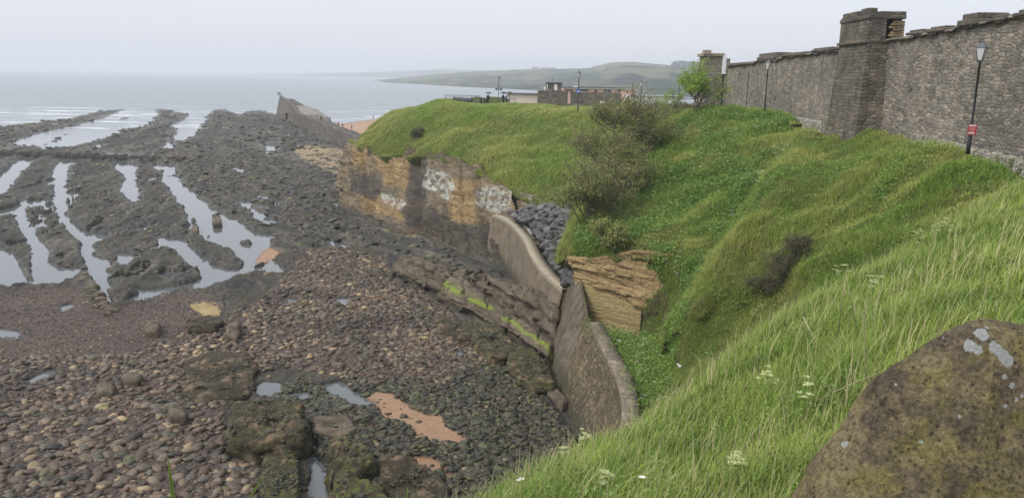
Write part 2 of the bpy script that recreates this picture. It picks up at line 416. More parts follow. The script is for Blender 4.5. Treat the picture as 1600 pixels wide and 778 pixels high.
Gd = np.array([[(x, y, 0) for x in xs] for y in ys], float)
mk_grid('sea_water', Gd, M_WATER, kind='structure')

# ------------------------------------------------------------------ foreshore: heightfield traced from the photograph, laid out on the ground
def pip_sd(px, py, poly, ys=2.2):
    """signed distance in photo pixels (y stretched), positive inside"""
    P = np.array(poly, float); P[:, 1] *= ys; X = px; Y = py*ys
    lo = P.min(0)-14; hi = P.max(0)+14
    out = np.full(X.shape, -14.0); msk = (X > lo[0]) & (X < hi[0]) & (Y > lo[1]) & (Y < hi[1])
    if not msk.any(): return out
    x = X[msk]; y = Y[msk]; d = np.full(x.shape, 1e9); ins = np.zeros(x.shape, bool)
    for i in range(len(P)):
        a = P[i]; c = P[(i+1) % len(P)]; e = c-a
        tt = np.clip(((x-a[0])*e[0]+(y-a[1])*e[1])/(e@e+1e-9), 0, 1)
        d = np.minimum(d, np.hypot(x-a[0]-tt*e[0], y-a[1]-tt*e[1]))
        cond = (a[1] > y) != (c[1] > y)
        ins ^= cond & (x < (c[0]-a[0])*(y-a[1])/(c[1]-a[1]+1e-12)+a[0])
    out[msk] = np.where(ins, d, -d); return np.maximum(out, -14)
def anyof(px, py, polys):
    r = np.full(px.shape, -14.0)
    for q in polys: r = np.maximum(r, pip_sd(px, py, q))
    return r
SEA = [(-1500,60),(1400,60),(1400,176),(640,178),(600,183),(560,189),(530,193),(505,187),(470,180),(430,179),(405,172),(385,174),(372,180),(355,172),(335,172),(322,180),(298,172),(272,172),(240,170),(190,170),(154,174),(134,179),(113,184),(90,190),(51,194),(0,198),(-300,215),(-700,235),(-1500,260)]
POOLS = [
 [(20,222),(51,213),(113,198),(154,188),(195,172),(240,165),(245,180),(239,188),(231,195),(200,203),(165,216),(113,230),(98,231),(23,229)],
 [(268,168),(325,175),(321,188),(311,203),(301,213),(285,219),(272,218),(279,204),(269,197),(290,188),(298,178),(274,174)],
 [(254,232),(262,221),(272,226),(268,233)], [(144,231),(158,223),(156,230),(148,234)],
 [(-30,243),(22,243),(0,252),(-30,260)],
 [(35,245),(65,246),(50,255),(38,268),(15,290),(5,303),(-30,310),(-30,290),(0,275),(15,262)],
 [(94,249),(83,275),(75,292),(87,289),(85,310),(87,327),(101,358),(125,379),(134,417),(146,438),(160,466),(167,482),(177,480),(170,466),(167,452),(180,452),(167,438),(177,431),(167,424),(170,410),(146,397),(153,386),(139,383),(153,376),(167,372),(170,367),(128,364),(115,351),(101,334),(104,299),(101,292),(108,261),(128,247)],
 [(66,320),(73,320),(71,330),(67,330)],
 [(30,311),(42,311),(42,325),(48,350),(62,376),(75,392),(80,410),(90,415),(110,421),(128,421),(120,432),(105,440),(90,446),(60,448),(40,446),(50,436),(54,414),(52,390),(36,368),(28,350),(23,331)],
 [(-60,360),(8,390),(22,395),(25,405),(33,415),(35,430),(42,440),(40,447),(0,450),(-150,450),(-150,360)],
 [(184,250),(196,250),(207,257),(222,262),(212,270),(212,285),(217,300),(217,313),(208,320),(200,314),(195,305),(189,299),(196,282),(188,270),(177,263)],
 [(236,254),(243,265),(255,270),(253,285),(274,306),(290,329),(295,351),(291,358),(297,364),(316,369),(333,383),(368,396),(383,410),(399,419),(399,396),(420,383),(416,369),(389,362),(382,350),(347,334),(323,320),(291,292),(274,275),(271,258)],
 [(243,370),(250,383),(232,391),(264,391),(284,403),(312,424),(314,435),(298,447),(319,449),(347,442),(378,431),(399,419),(383,410),(378,419),(354,422),(333,412),(312,400),(298,391),(290,376)],
 [(298,444),(319,449),(290,453),(262,457),(245,465),(215,472),(196,476),(207,465),(218,460),(205,452),(215,450),(235,455),(270,448)],
 [(183,398),(205,397),(214,403),(200,412),(192,417),(185,408)], [(200,358),(232,352),(225,358),(203,361)],
 [(371,312),(398,318),(395,328),(412,333),(435,345),(425,350),(405,343),(385,330)],
 [(505,377),(530,378),(538,388),(525,388)], [(40,596),(60,588),(80,580),(92,584),(70,594),(50,600)],
 [(392,610),(402,600),(430,598),(440,606),(425,618),(405,618)],[(505,602),(528,596),(548,606),(575,622),(590,634),(565,636),(535,622),(515,614)],[(450,616),(480,612),(492,620),(470,628)],
 [(466,668),(488,672),(494,700),(504,735),(514,830),(484,830),(482,745),(476,715),(464,690)],
 [(165,240),(220,243),(218,247),(180,245)], [(256,635),(268,628),(274,636),(262,644)],
 [(410,225),(440,228),(430,236),(418,236)], [(395,340),(415,345),(432,348),(420,350)], [(712,545),(730,548),(728,558),(716,556)],
 [(0,515),(20,520),(35,528),(10,530),(-40,528),(-60,512)],[(90,480),(115,474),(118,480),(100,486)],
 [(345,470),(360,474),(352,480)],[(440,468),(462,470),(450,476)],[(520,468),(548,466),(552,474),(530,478)],
]
REEF_IN = [[(185,215),(192,214),(190,217)], [(98,210),(106,209),(104,212),(98,213)], [(85,218),(100,214),(92,220),(70,228),(66,226)], [(188,185),(202,183),(200,187),(190,188)],[(168,193),(177,192),(174,196)],[(60,215),(68,213),(66,217)],[(52,220),(60,218),(58,221)],
 [(332,338),(344,336),(345,343),(334,344)],[(300,352),(310,352),(309,358),(301,358)],[(298,343),(304,341),(303,348),(297,348)],[(322,368),(332,366),(331,372),(324,373)],[(372,378),(390,376),(392,382),(376,383)],
 [(35,410),(44,412),(50,430),(55,438),(48,442),(42,430),(36,420)]]
SANDP = [[(575,625),(590,612),(620,618),(650,640),(690,650),(715,672),(738,693),(722,706),(690,700),(655,690),(640,665),(600,652)],
 [(628,722),(650,718),(680,722),(697,738),(680,750),(655,745)], [(690,745),(720,742),(730,752),(700,758)],
 [(399,388),(420,386),(438,398),(425,410),(400,415),(392,402)], [(505,182),(560,186),(640,176),(760,176),(760,240),(600,240),(560,215),(540,205)], [(575,668),(590,662),(600,672),(585,676)]]
OCHRE = [[(468,228),(520,232),(560,240),(552,275),(520,272),(480,255),(455,240)], [(300,474),(320,472),(350,482),(345,492),(318,490),(302,484)], [(610,352),(640,360),(655,372),(630,372),(608,362)]]
GRAVEL = [[(-500,455),(60,455),(120,448),(135,470),(165,490),(215,478),(300,455),(350,470),(330,520),(270,530),(200,560),(60,575),(-500,600)]]
COBBLE = [[(-500,600),(60,575),(200,560),(270,530),(330,520),(385,490),(400,470),(440,440),(470,400),(520,385),(600,410),(625,450),(690,480),(740,520),(760,560),(700,600),(640,610),(580,605),(520,590),(440,575),(380,590),(352,640),(350,700),(400,720),(400,900),(-500,900)]]
WEED = [[(480,640),(560,640),(600,660),(640,700),(700,700),(750,690),(740,640),(760,560),(820,570),(900,690),(900,900),(480,900)]]
pxs = np.concatenate((np.linspace(-900,-60,90)[:-1], np.arange(-60, 960, 1.7), np.linspace(960,1300,60)[1:]))
pys = np.concatenate((np.arange(131, 300, .8), np.arange(300, 460, 1.1), np.arange(460, 800, 1.5), np.linspace(800, 1400, 60)))
PX, PY = np.meshgrid(pxs, pys)
GX, GY = WZa(PX, PY)
wpx = PX + 5*fbm(GX*.25, GY*.25, 0, 4, 3)*np.clip(PY/300, .6, 2) + 5*fbm(GX*.9, GY*.9, 0, 4, 9)*np.clip(PY/300, .5, 2)
wpy = PY + 2.6*fbm(GX*.2, GY*.2, 0, 4, 5)*np.clip(PY/300, .5, 2) + 2.4*fbm(GX*1.1, GY*.9, 0, 4, 19)*np.clip(PY/300, .4, 2)
sea = pip_sd(wpx, wpy, SEA); pool = anyof(wpx, wpy, POOLS); reefin = anyof(wpx, wpy, REEF_IN)
water = np.maximum(sea, pool); water = np.where(reefin > -3, np.minimum(water, -reefin), water)
sandm = anyof(wpx, wpy, SANDP); ochre = anyof(wpx, wpy, OCHRE); gravel = anyof(wpx, wpy, GRAVEL); cobm = anyof(PX, PY, COBBLE); weed = anyof(wpx, wpy, WEED)
dark_sm = sstep(-3, 6, gravel); cob_sm = sstep(-6, 8, cobm); sand_sm = sstep(-1.5, 2.5, sandm)
# strata run roughly towards the sea: coordinate across them
ux = GX*math.cos(R(10)) + GY*math.sin(R(10)); uy = -GX*math.sin(R(10)) + GY*math.cos(R(10))
right = sstep(280, 420, PX)*(1-sstep(420, 520, PY))
ang = np.where(right > .5, R(35), R(5))
sx = GX*np.cos(R(38)) - GY*np.sin(R(38))*-1; 
strA = fbm(ux*.55, uy*.06, 0, 4, 31)                       # ridges away from camera
q1 = GX*math.cos(R(-52)) - GY*math.sin(R(-52)); q2 = GX*math.sin(R(-52)) + GY*math.cos(R(-52))
sB1 = GX*.80 + GY*.60; sB2 = -GX*.60 + GY*.80
strB = fbm(sB1*.5, sB2*.10, 0, 5, 41)
strata = strA*(1-right) + strB*right
lump = fbm(GX*1.6, GY*1.6, 0, 4, 51); fine = fbm(GX*5, GY*5, 0, 3, 61); big = fbm(GX*.16, GY*.16, 0, 4, 71)
terr = np.round(strata*5)/5*.5+strata*.5
rock_h = .36 + .36*terr*(1+1.2*sstep(90, 180, GY)) + .20*lump + .08*fine + .18*big
rock_h = np.maximum(rock_h, .05)
flat_h = .16 + .05*lump + .03*fine + .04*big
reefmask = np.clip(1-dark_sm-cob_sm-sand_sm, 0, 1)
near_damp = 1-.55*sstep(440, 560, PY)
Hh = flat_h*(1-reefmask) + rock_h*reefmask*near_damp
Hh = np.where(sand_sm > .3, .10+.015*np.sin(GX*3.2+GY*9+2*lump), Hh)
weed_sm = sstep(-4, 5, weed)*(1-sand_sm)
Hh = Hh + weed_sm*(.15 + .12*fbm(GX*2.5, GY*2.5, 0, 4, 88))
plat = sstep(-6, 6, pip_sd(PX, PY, [(520,295),(600,335),(740,385),(860,440),(862,480),(800,448),(690,420),(620,398),(560,360),(520,330)], 1.5)); Hh = Hh*(1-.75*plat)
# small random rock pools on the right-hand platform
rp = fbm(sB1*.34, sB2*.13, 0, 4, 131)*right + fbm(ux*.5, uy*.16, 0, 4, 151)*(1-right)
rpool = (rp > .33-.02*(1-right)*sstep(235, 245, PY)) & (PX > -100) & (PX < 560) & (PY > 185) & (PY < 440) & (gravel < -3) & (cobm < -6)
edge = sstep(-5, 3, water)
Hh = Hh*(1-edge) + (-.35)*edge
Hh = np.where(rpool, -.1 - (rp-.37), Hh)
wet = np.clip(sstep(-13, -1, water), 0, 1); wet = np.maximum(wet, weed_sm*.4)
far_drop = sstep(3, 12, sea); Hh = Hh - far_drop*2
Hh = np.where(PY < 170, np.minimum(Hh, np.where(sandm > -2, Hh, -.4)), Hh)
zone = np.stack((sand_sm, sstep(-2, 4, ochre), np.maximum(dark_sm, cob_sm)), axis=-1)
fk = sstep(100, 190, GY); st1 = fbm(ux*1.3, uy*.16, 0, 4, 231)*(1-fk)+1.3*fbm(ux*.35, uy*.05, 0, 4, 233)*fk; st2 = fbm(sB1*1.2, sB2*.22, 0, 4, 241)*(1-fk)+1.3*fbm(sB1*.4, sB2*.06, 0, 4, 243)*fk
streak = (st1*(1-right) + st2*right)*.5+.5
zone2 = np.stack((weed_sm, wet, dark_sm), axis=-1)
Gd = np.stack((GX, GY, Hh), axis=-1)
m, t, b = mat('foreshore', .75, .5); g = G(t); p = g.pos()
z1 = g.n('ShaderNodeSeparateColor'); g.l(g.attr('zone'), z1.inputs[0]); z2 = g.n('ShaderNodeSeparateColor'); g.l(g.attr('zone2'), z2.inputs[0])
n1 = g.noise(p, .25, 6, .65); n2 = g.noise(p, 2.2, 8, .75); n3 = g.noise(p, 9, 6, .75)
stk = g.attr('streak', 2); rock = g.ramp(g.math('ADD', g.math('MULTIPLY', n2, .55), g.math('MULTIPLY', stk, .48)), [(.38,(.012,.012,.012)),(.49,(.034,.031,.027)),(.56,(.075,.065,.053)),(.65,(.15,.13,.10)),(.75,(.27,.235,.19))])
rock = g.mix(g.ramp(n1, [(.42,(0,0,0)),(.6,(.7,.7,.7))]), rock, g.ramp(n3, [(.3,(.035,.036,.02)),(.7,(.10,.085,.045))]))
grav = g.ramp(g.vor(p, 7, out=1), [(.1,(.045,.032,.027)),(.5,(.10,.07,.055)),(.9,(.17,.13,.105))])
grav = g.mix(.5, grav, g.ramp(n3, [(.3,(.4,.4,.4)),(.7,(1.2,1.2,1.2))]), 'MULTIPLY')
c = g.mix(z1.outputs[2], rock, grav)
c = g.mix(z2.outputs[0], c, g.ramp(n3, [(.3,(.012,.013,.009)),(.55,(.035,.033,.02)),(.75,(.085,.08,.045))]))
c = g.mix(z1.outputs[1], c, g.ramp(n2, [(.35,(.14,.10,.05)),(.6,(.36,.28,.16))]))
c = g.mix(z1.outputs[0], c, g.ramp(n2, [(.3,(.34,.20,.12)),(.7,(.46,.29,.18))]))
c = g.mix(g.math('MULTIPLY', z2.outputs[1], .45), c, (.03,.03,.025))
g.l(c, b.inputs['Base Color'])
g.l(g.math('SUBTRACT', .8, g.math('MULTIPLY', z2.outputs[1], .45)), b.inputs['Roughness'])
g.bump(g.math('ADD', n3, g.math('MULTIPLY', n2, 1.5)), b, .9, .16)
M_SHORE = m
mk_grid('foreshore_ground', Gd, M_SHORE, kind='structure', attrs={'zone': zone.reshape(-1, 3), 'zone2': zone2.reshape(-1, 3), 'streak': streak.reshape(-1)})
def shore_z(x, y):       # height of the shingle for objects
    return .12

# ------------------------------------------------------------------ headland, mounds, near bank (terrain sheets with real depth)
def row(*pts): return [W(*p) for p in pts]
def off(r, dx, dy, dz): return [(p[0]+dx, p[1]+dy, p[2]+dz) for p in r]
E = row((566,211,122),(590,187,126),(625,171,125),(690,158,118),(750,163,110),(820,166,105),(900,168,101),(960,170,98),(1050,174,96))
Mi = row((562,220,119),(585,208,119),(618,200,115),(675,192,110),(735,205,102),(805,220,96),(885,230,91),(945,230,88),(1020,230,84))
Bt = row((556,232,116),(585,240,114),(625,240,109),(672,242,102),(735,262,94),(800,296,85),(870,322,78),(925,345,72),(990,370,66))
E2 = [(E[i][0]+(1 if i < 3 else 0), E[i][1]+(8 if i < 3 else 18), E[i][2]-(4 if i < 3 else .35)) for i in range(9)]
E3 = [(E[i][0]+(1 if i < 3 else 2), E[i][1]+(16 if i < 3 else 50), E[i][2]-(10 if i < 3 else 1.1)) for i in range(9)]
E4 = [(p[0]+(1 if i < 3 else 8), p[1]+(8 if i < 3 else 40), p[2]-(3 if i < 3 else 1.2)) for i, p in enumerate(E3)]
B2 = [(p[0], p[1]+1.5, p[2]-2) for p in Bt]
def wrap(r, dx, dy, dz): return [(r[0][0]+dx, r[0][1]+dy, r[0][2]+dz)] + r
E = off(E, 0, 0, -.5); E2 = off(E2, 0, 0, -.6); E3 = off(E3, 0, 0, -.4)
rowsA = [wrap(E4,1,10,-3), wrap(E3,1,10,-3), wrap(E2,1,10,-3), wrap(E,1,12,-3), wrap(Mi,0,8,-3), wrap(Bt,0,6,-3), wrap(B2,0,6,-3)]
GA = surf(rowsA, 360, 300); GA = disp_grid(GA, [(.7,.13),(.35,.5),(.1,2.5)], True, 1)
mk_grid('headland_ground', GA, M_GRASS, kind='structure')
cr_ = row((975,182,82),(1040,176,76),(1110,170,70),(1180,166,67),(1225,175,63),(1248,190,58))
um = row((940,240,70),(1010,235,67),(1080,235,63),(1150,230,60),(1205,225,57),(1240,228,54))
lm = row((915,320,60),(985,320,58),(1060,320,55),(1120,310,52.5),(1165,310,50.5),(1180,315,48.8))
bt = row((900,394,51.8),(960,396,49.6),(1045,398,47.0),(1085,400,45.8),(1095,430,44),(1080,465,42.3))
b6 = row((910,470,54),(965,470,51),(1030,468,46.2),(1045,488,44.2),(1052,500,43),(1058,530,41))
b7 = row((915,540,54),(970,560,49.5),(1010,538,45.2),(1025,545,43.2),(1038,545,42),(1050,560,40))
cr_ = off(cr_, 0, 0, -.3); bk1 = off(cr_, .5, 9, -.45); bk2 = off(cr_, 1, 26, -.9)
rowsB = []
for r_ in (bk2, bk1, cr_, um, lm, bt, b6, b7):
    rowsB.append([(r_[0][0]-1.0, r_[0][1]+7, r_[0][2]-3.0)] + r_)
GB = surf(rowsB, 240, 300); GB = disp_grid(GB, [(.8,.2),(.4,.7),(.1,3)], True, 5)
mk_grid('mound_ground', GB, M_GRASS, kind='structure')
C1 = row((1248,216,55.5),(1290,217,52),(1340,216,48),(1400,216,43),(1470,237,37),(1540,257,32.5),(1620,283,29),(1800,328,23))
C2 = row((1216,262,46.3),(1268,260,43.8),(1330,255,42),(1400,255,38),(1470,275,33),(1540,293,30),(1620,310,27),(1800,350,21))
C3 = row((1166,340,39.8),(1235,336,38.3),(1300,325,37),(1370,320,34),(1440,325,31),(1520,335,28),(1620,355,25),(1800,390,20))
C4 = row((1104,430,37),(1170,428,35.5),(1240,420,34.5),(1310,400,32),(1390,390,29.5),(1480,390,27),(1600,410,24),(1800,440,18))
C5 = row((1066,497,36.3),(1112,518,34.9),(1180,515,33),(1260,490,30.5),(1350,460,28),(1450,450,25),(1580,470,22),(1800,500,16))
C6 = row((1055,570,36.5),(1080,610,33),(1140,610,30),(1220,590,27.5),(1320,560,25),(1430,540,22.5),(1560,550,20),(1780,570,14))
C7 = row((1045,640,33),(1060,690,29),(1100,700,27),(1180,690,24),(1280,660,22),(1400,640,19),(1530,640,16.5),(1750,650,12))
C1 = off(C1, 0, 0, -.12); C0 = off(C1, .8, 3.0, -.2)
rowsC = []
for r_ in (C0, C1, C2, C3, C4, C5, C6, C7):
    rowsC.append([(r_[0][0]+.2, r_[0][1]+6.5, r_[0][2]-4.2)] + r_)
GC = surf(rowsC, 260, 300); GC = disp_grid(GC, [(.75,.28),(.35,.9),(.08,3)], True, 9)
mk_grid('bank_ground', GC, M_GRASS, kind='structure')
Ea = row((918,508,47.5),(950,560,42),(982,605,37.5),(990,665,33),(985,720,30),(985,800,27))
Eb = row((960,522,46),(1000,560,41),(1020,610,37),(1015,665,33.5),(1010,720,30.5),(1010,800,27))
Ec = row((1003,530,45.5),(1045,545,41.5),(1065,585,37),(1050,650,33.5),(1045,710,30),(1050,800,26))
Ed = [(p[0]+4, p[1]+.5, p[2]+1.0) for p in Ec]
GE = surf([off(Ea, -.3, 0, -.1), Eb, Ec, Ed], 120, 60); GE = disp_grid(GE, [(.15,.8),(.1,2)], True, 3)
mk_grid('hollow_ground', GE, M_GRASS, kind='structure')
D1 = row((560,900,5.3),(640,860,6),(740,812,7),(900,728,9),(1090,618,11.5),(1230,500,14),(1400,402,18),(1600,292,25),(1800,225,31))
D2 = row((560,1030,3.8),(640,990,4.3),(800,880,5.2),(1000,778,6.5),(1150,700,7.5),(1300,580,9),(1450,450,11.5),(1650,345,16),(1900,300,20))
D3 = row((620,1400,2.6),(760,1250,2.8),(920,1100,3.1),(1120,980,3.6),(1250,880,4.1),(1400,760,4.7),(1550,620,6),(1800,450,9),(2050,400,12))
D4 = [(p[0]*.6+.3, p[1]*.25-1, 16.35) for p in D3]
D0 = [(p[0]-1.0, p[1]+1.8, p[2]-1.9) for p in D1]; Dm = [(p[0]-1.8, p[1]+3.0, p[2]-4.5) for p in D1]; Dn = [(p[0]-3.5, p[1]+4.5, 1.0) for p in D1]
GD = surf([Dn, Dm, D0, D1, D2, D3, D4], 260, 260); GD = disp_grid(GD, [(.10,.5),(.05,2)], True, 13)
mk_grid('near_bank_ground', GD, M_GRASS, kind='structure')
# ------------------------------------------------------------------ cliffs
def px_(x, y, z):
    v = np.stack((x, y, z-CAMZ), -1); a = v@np.array(cr); b = v@np.array(cu); c = v@np.array(cf); return 800+F*a/c, 389-F*b/c
def rockface(name, top, bot, nu, nv, m, depth=.6, bedf=1.2, s=0, lich=None, dark=None, rough=1.0, topin=1.2, mid=None, kind='structure', zones=0, recess=(), drop=1.2):
    """loft from the foot to the top, with ledges; top curls back under the turf"""
    back = [(p[0]+.3, p[1]+topin, p[2]-.2) for p in top]
    rows_ = [back, top] + ([mid] if mid else []) + [bot, [(p[0], p[1], p[2]-drop) for p in bot]]
    Gd = surf(rows_, nu, nv, lin_v=True)
    n = normals(Gd); n *= np.where(n[..., 1:2] > 0, -1, 1)
    X, Y, Z = Gd[..., 0], Gd[..., 1], Gd[..., 2]
    zz = Z + .5*fbm(X*.12, Y*.12, 0, 3, s+5)
    # beds: stepped in height, broken sideways into blocks
    bed = 0
    for f, a in ((bedf, .55), (bedf*2.6, .3), (bedf*6, .16)):
        k = np.floor(zz*f); bx = np.floor((X+.6*Y)*f*.35 + vnoise(k*3.7, k*0+s, 0, s)*4)
        bed = bed + a*_h(k.astype(np.int64), bx.astype(np.int64), np.zeros_like(bx).astype(np.int64), s+int(f*10))
    butt = fbm(X*.22, Y*.22, Z*.05, 3, s+9)
    d = depth*(.45*bed + rough*1.3*butt + .35*fbm(X*1.3, Y*1.3, Z*2.5, 4, s+3))
    if recess:
        a0, b0 = px_(X, Y, Z)
        for (cx0, w0, h0) in recess: d = d - h0*np.exp(-((a0-cx0-.12*(b0-320)+2*vnoise(Z*.8, Z*0, 0, s))/w0)**2)
    d = d*(.10+.90*sstep(.08, .42, np.linspace(0, 1, nv)[:, None]))
    Gd = Gd + n*d[..., None]
    at = {}
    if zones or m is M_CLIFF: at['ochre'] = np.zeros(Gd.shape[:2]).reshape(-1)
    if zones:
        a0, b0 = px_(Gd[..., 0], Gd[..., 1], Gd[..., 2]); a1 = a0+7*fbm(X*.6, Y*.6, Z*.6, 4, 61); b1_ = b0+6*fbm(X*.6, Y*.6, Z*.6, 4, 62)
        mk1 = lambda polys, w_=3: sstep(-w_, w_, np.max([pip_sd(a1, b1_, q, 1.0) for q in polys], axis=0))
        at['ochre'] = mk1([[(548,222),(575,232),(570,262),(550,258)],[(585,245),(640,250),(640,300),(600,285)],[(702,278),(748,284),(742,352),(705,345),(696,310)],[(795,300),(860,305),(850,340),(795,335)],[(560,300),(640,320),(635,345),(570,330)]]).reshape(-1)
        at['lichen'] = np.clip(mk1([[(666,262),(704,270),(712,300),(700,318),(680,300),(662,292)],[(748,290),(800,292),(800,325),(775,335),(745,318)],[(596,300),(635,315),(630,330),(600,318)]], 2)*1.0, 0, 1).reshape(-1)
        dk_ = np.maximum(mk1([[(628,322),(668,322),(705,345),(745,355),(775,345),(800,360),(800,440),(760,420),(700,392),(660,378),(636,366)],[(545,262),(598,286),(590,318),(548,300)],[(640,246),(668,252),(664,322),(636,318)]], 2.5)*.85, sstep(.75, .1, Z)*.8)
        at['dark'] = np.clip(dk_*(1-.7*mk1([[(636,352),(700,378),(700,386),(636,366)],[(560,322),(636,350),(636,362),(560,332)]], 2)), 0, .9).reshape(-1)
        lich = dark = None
    if lich is not None: at['lichen'] = lich(X, Y, Z).reshape(-1)
    if dark is not None: at['dark'] = dark(X, Y, Z).reshape(-1)
    return mk_grid(name, Gd, m, kind=kind, attrs=at, smooth=False), Gd
foot = [WZ(*p, 0) for p in ((530,302),(545,328),(600,352),(632,366),(660,374),(700,388),(740,403),(775,418),(800,432))]
topc = row((540,222,128),(558,228,116.5),(590,243,114),(628,247,108),(668,243,101.5),(700,250,97),(738,264,92.5),(775,284,88),(800,300,84))
f2 = [WZ(*p, 0) for p in ((780,412),(810,420),(850,425))]
topc2 = row((770,284,89),(815,300,83),(850,314,80),(868,328,77))
rel = lambda Z, a, b_: sstep(a, b_, Z)
def lich1(X, Y, Z):
    # lichen / guano whitened faces
    l = np.exp(-((Y-99)/3.0)**2)*sstep(3.6, 4.6, Z)*(1-sstep(6.6, 7.4, Z)) + np.exp(-((Y-88.5)/2.6)**2)*sstep(3.2, 4.2, Z)*(1-sstep(6.3, 7, Z)) + .5*np.exp(-((Y-80)/1.2)**2)
    return np.clip(l*1.2, 0, 1)
def dark1(X, Y, Z):
    d = .75*(1-sstep(.8, 1.4, Z+.6*fbm(X*.8, Y*.8, 0, 3, 4))) + .55*sstep(1.8, 2.6, Z+1.2*fbm(X*.3, Y*.3, 0, 3, 8))*(1-sstep(3.2, 4.4, Z+1.5*fbm(X*.3, Y*.3, 0, 3, 6)))*(1-sstep(100, 106, Y)) + .6*sstep(.15, .4, fbm(X*.25, Y*.25, Z*.1, 3, 77))
    return np.clip(d, 0, .85)
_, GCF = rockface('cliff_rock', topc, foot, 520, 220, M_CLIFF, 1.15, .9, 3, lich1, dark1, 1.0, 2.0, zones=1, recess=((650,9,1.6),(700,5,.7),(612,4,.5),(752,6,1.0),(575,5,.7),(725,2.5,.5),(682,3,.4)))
rf2bot = [WZ(788,408,2.5), WZ(812,388,3.6), WZ(845,372,4.2), WZ(872,352,5.4)]
rf2bot = [(p[0], q[1]-1.2, 2.5) for p, q in zip(topc2, topc2)]
rockface('cliff_rock', topc2, rf2bot, 120, 70, M_CLIFF, .4, 1.1, 13, lambda X,Y,Z: np.exp(-((Y-80.5)/1.6)**2), lambda X,Y,Z: 0*X, .6, 1.5)
# quarried slab and overhanging beds beside the sea wall
zero = lambda X, Y, Z: 0*X
f1t = row((897,424,50.5),(925,438,49.5),(965,458,48.2),(1004,478,46.9)); f1b = row((903,500,50.1),(922,512,49.2),(960,522,47.9),(998,533,46.6))
rockface('cliff_rock', f1t, f1b, 160, 110, M_SLAB, .07, 2.2, 21, zero, zero, .3, 1.2)
s1t = row((1003,476,46.9),(1014,468,48.2)); s1b = row((997,533,46.6),(1010,516,48.2))
rockface('cliff_rock', s1t, s1b, 30, 60, M_SLAB, .1, 2, 22, zero, zero, .3, .8)
u_t = row((888,402,51.0),(925,404,49.8),(960,399,48.6),(1000,395,47.3),(1050,402,46.3),(1066,432,46.0)); u_b = row((898,430,50.6),(930,444,49.4),(968,463,48.0),(1008,480,46.6),(1032,478,45.8),(1056,476,45.3))
rockface('cliff_rock', u_t, u_b, 260, 130, M_BEDS, .50, 2.0, 23, zero, lambda X,Y,Z: .25*sstep(.1,.4,fbm(X,Y,Z,3,9)), .5, 1.5, drop=.1)
# soil lip above the overhang and the earthy flank beside the slab
M_SOIL = grass_base('bare_soil', (.07,.055,.035), (.13,.10,.06), (.10,.12,.04))
lt = row((880,388,52.4),(925,390,50.8),(960,385,49.8),(1000,381,48.6),(1050,387,47.3),(1078,400,46.3)); lb_ = row((884,408,51.3),(925,410,49.9),(960,407,48.6),(1000,405,47.2),(1050,416,46.1),(1074,438,45.2))
Gl = lin_interp(lin_interp(np.array([off(lt, 0, 1.0, -.2), lt, lb_, off(lb_, 0, .5, -.5)]), 24).transpose(1, 0, 2), 140).transpose(1, 0, 2); Gl = disp_grid(Gl, [(.45, .8), (.25, 2.5)], False, 44); mk_grid('soil_lip_ground', Gl, M_SOIL, kind='structure')
ft_ = row((1006,474,47.0),(1030,462,45.9),(1052,452,45.1),(1075,440,44.4)); fb_ = row((1000,538,46.4),(1022,536,45.2),(1042,532,43.8),(1062,520,42.4))
Gf_ = lin_interp(lin_interp(np.array([off(ft_, 0, .8, .1), ft_, fb_, off(fb_, 0, 0, -.8)]), 40).transpose(1, 0, 2), 60).transpose(1, 0, 2); Gf_ = disp_grid(Gf_, [(.35, .9), (.2, 3)], False, 45); mk_grid('flank_ground', Gf_, M_SOIL, kind='structure')
# crumbling rock low on the bank
l_t = row((1052,556,37.2),(1075,548,36.2),(1100,556,34.6)); l_b = row((1054,590,36.7),(1078,585,35.6),(1102,580,34))
rockface('cliff_rock', l_t, l_b, 50, 40, M_CLIFF, .35, 2.5, 25, zero, lambda X,Y,Z: .3+0*X, .8, .7)

# ------------------------------------------------------------------ sea wall
def wall_strip(name, top, bot, nu, m, mcap, label, cat, cap=.7, capdir=None, thick=.25, streakm=None):
    """face + coping as parts of one wall"""
    org = np.mean(np.array(bot), axis=0); org[2] = 0
    o = thing(name, label, cat, tuple(org))
    T = cr_interp(np.array(top), nu); B = cr_interp(np.array(bot), nu)
    d = np.gradient(T, axis=0); d[:, 2] = 0; d /= np.linalg.norm(d, axis=1, keepdims=True)
    side = np.c_[d[:, 1], -d[:, 0], np.zeros(nu)]; side *= np.sign(side[:, :1]+1e-9) if capdir is None else capdir
    face = np.stack([T*(1-t)+B*t - side*(.15*math.sin(t*math.pi)) for t in np.linspace(0, 1, 40)])
    face = np.concatenate((face, [B-[0, 0, 1]]))
    face = disp_grid(face, [(.04, 1), (.03, 4)], False, 4)
    mk_grid('wall_face', face, m, parent=o, origin=org)
    in_ = T + side*cap; lip = T - side*.08
    rows_ = [lip-[0,0,thick], lip, lip+[0,0,.02], in_+[0,0,.02], in_-[0,0,thick], in_-[0,0,2.6]]
    rows_ = np.stack(rows_); rows_[:, :, 2] += .02*fbm(rows_[:, :, 0]*2, rows_[:, :, 1]*2, 0, 3, 5)
    c_ = mk_grid('coping', rows_, mcap, parent=o, origin=org, smooth=False)
    return o
t1 = [WZ(*p, 4.2) for p in ((770,336),(785,341),(803,354),(820,376),(829,396),(845,420),(862,437),(880,452))]
b1 = [(p[0]-.55, p[1]-.4, 0) for p in t1]
wall_strip('sea_wall', t1, b1, 160, M_CONC, M_CAP, 'curved concrete sea wall holding back the dark boulders', 'sea wall', .8)
t2 = [WZ(878,450,4.25), WZ(892,432,5.0), W(903,417,51), W(915,470,48.6), WZ(924,508,3.5), WZ(945,550,3.4), WZ(966,598,3.4), WZ(973,640,3.4), WZ(972,690,3.4), WZ(965,760,3.4)]
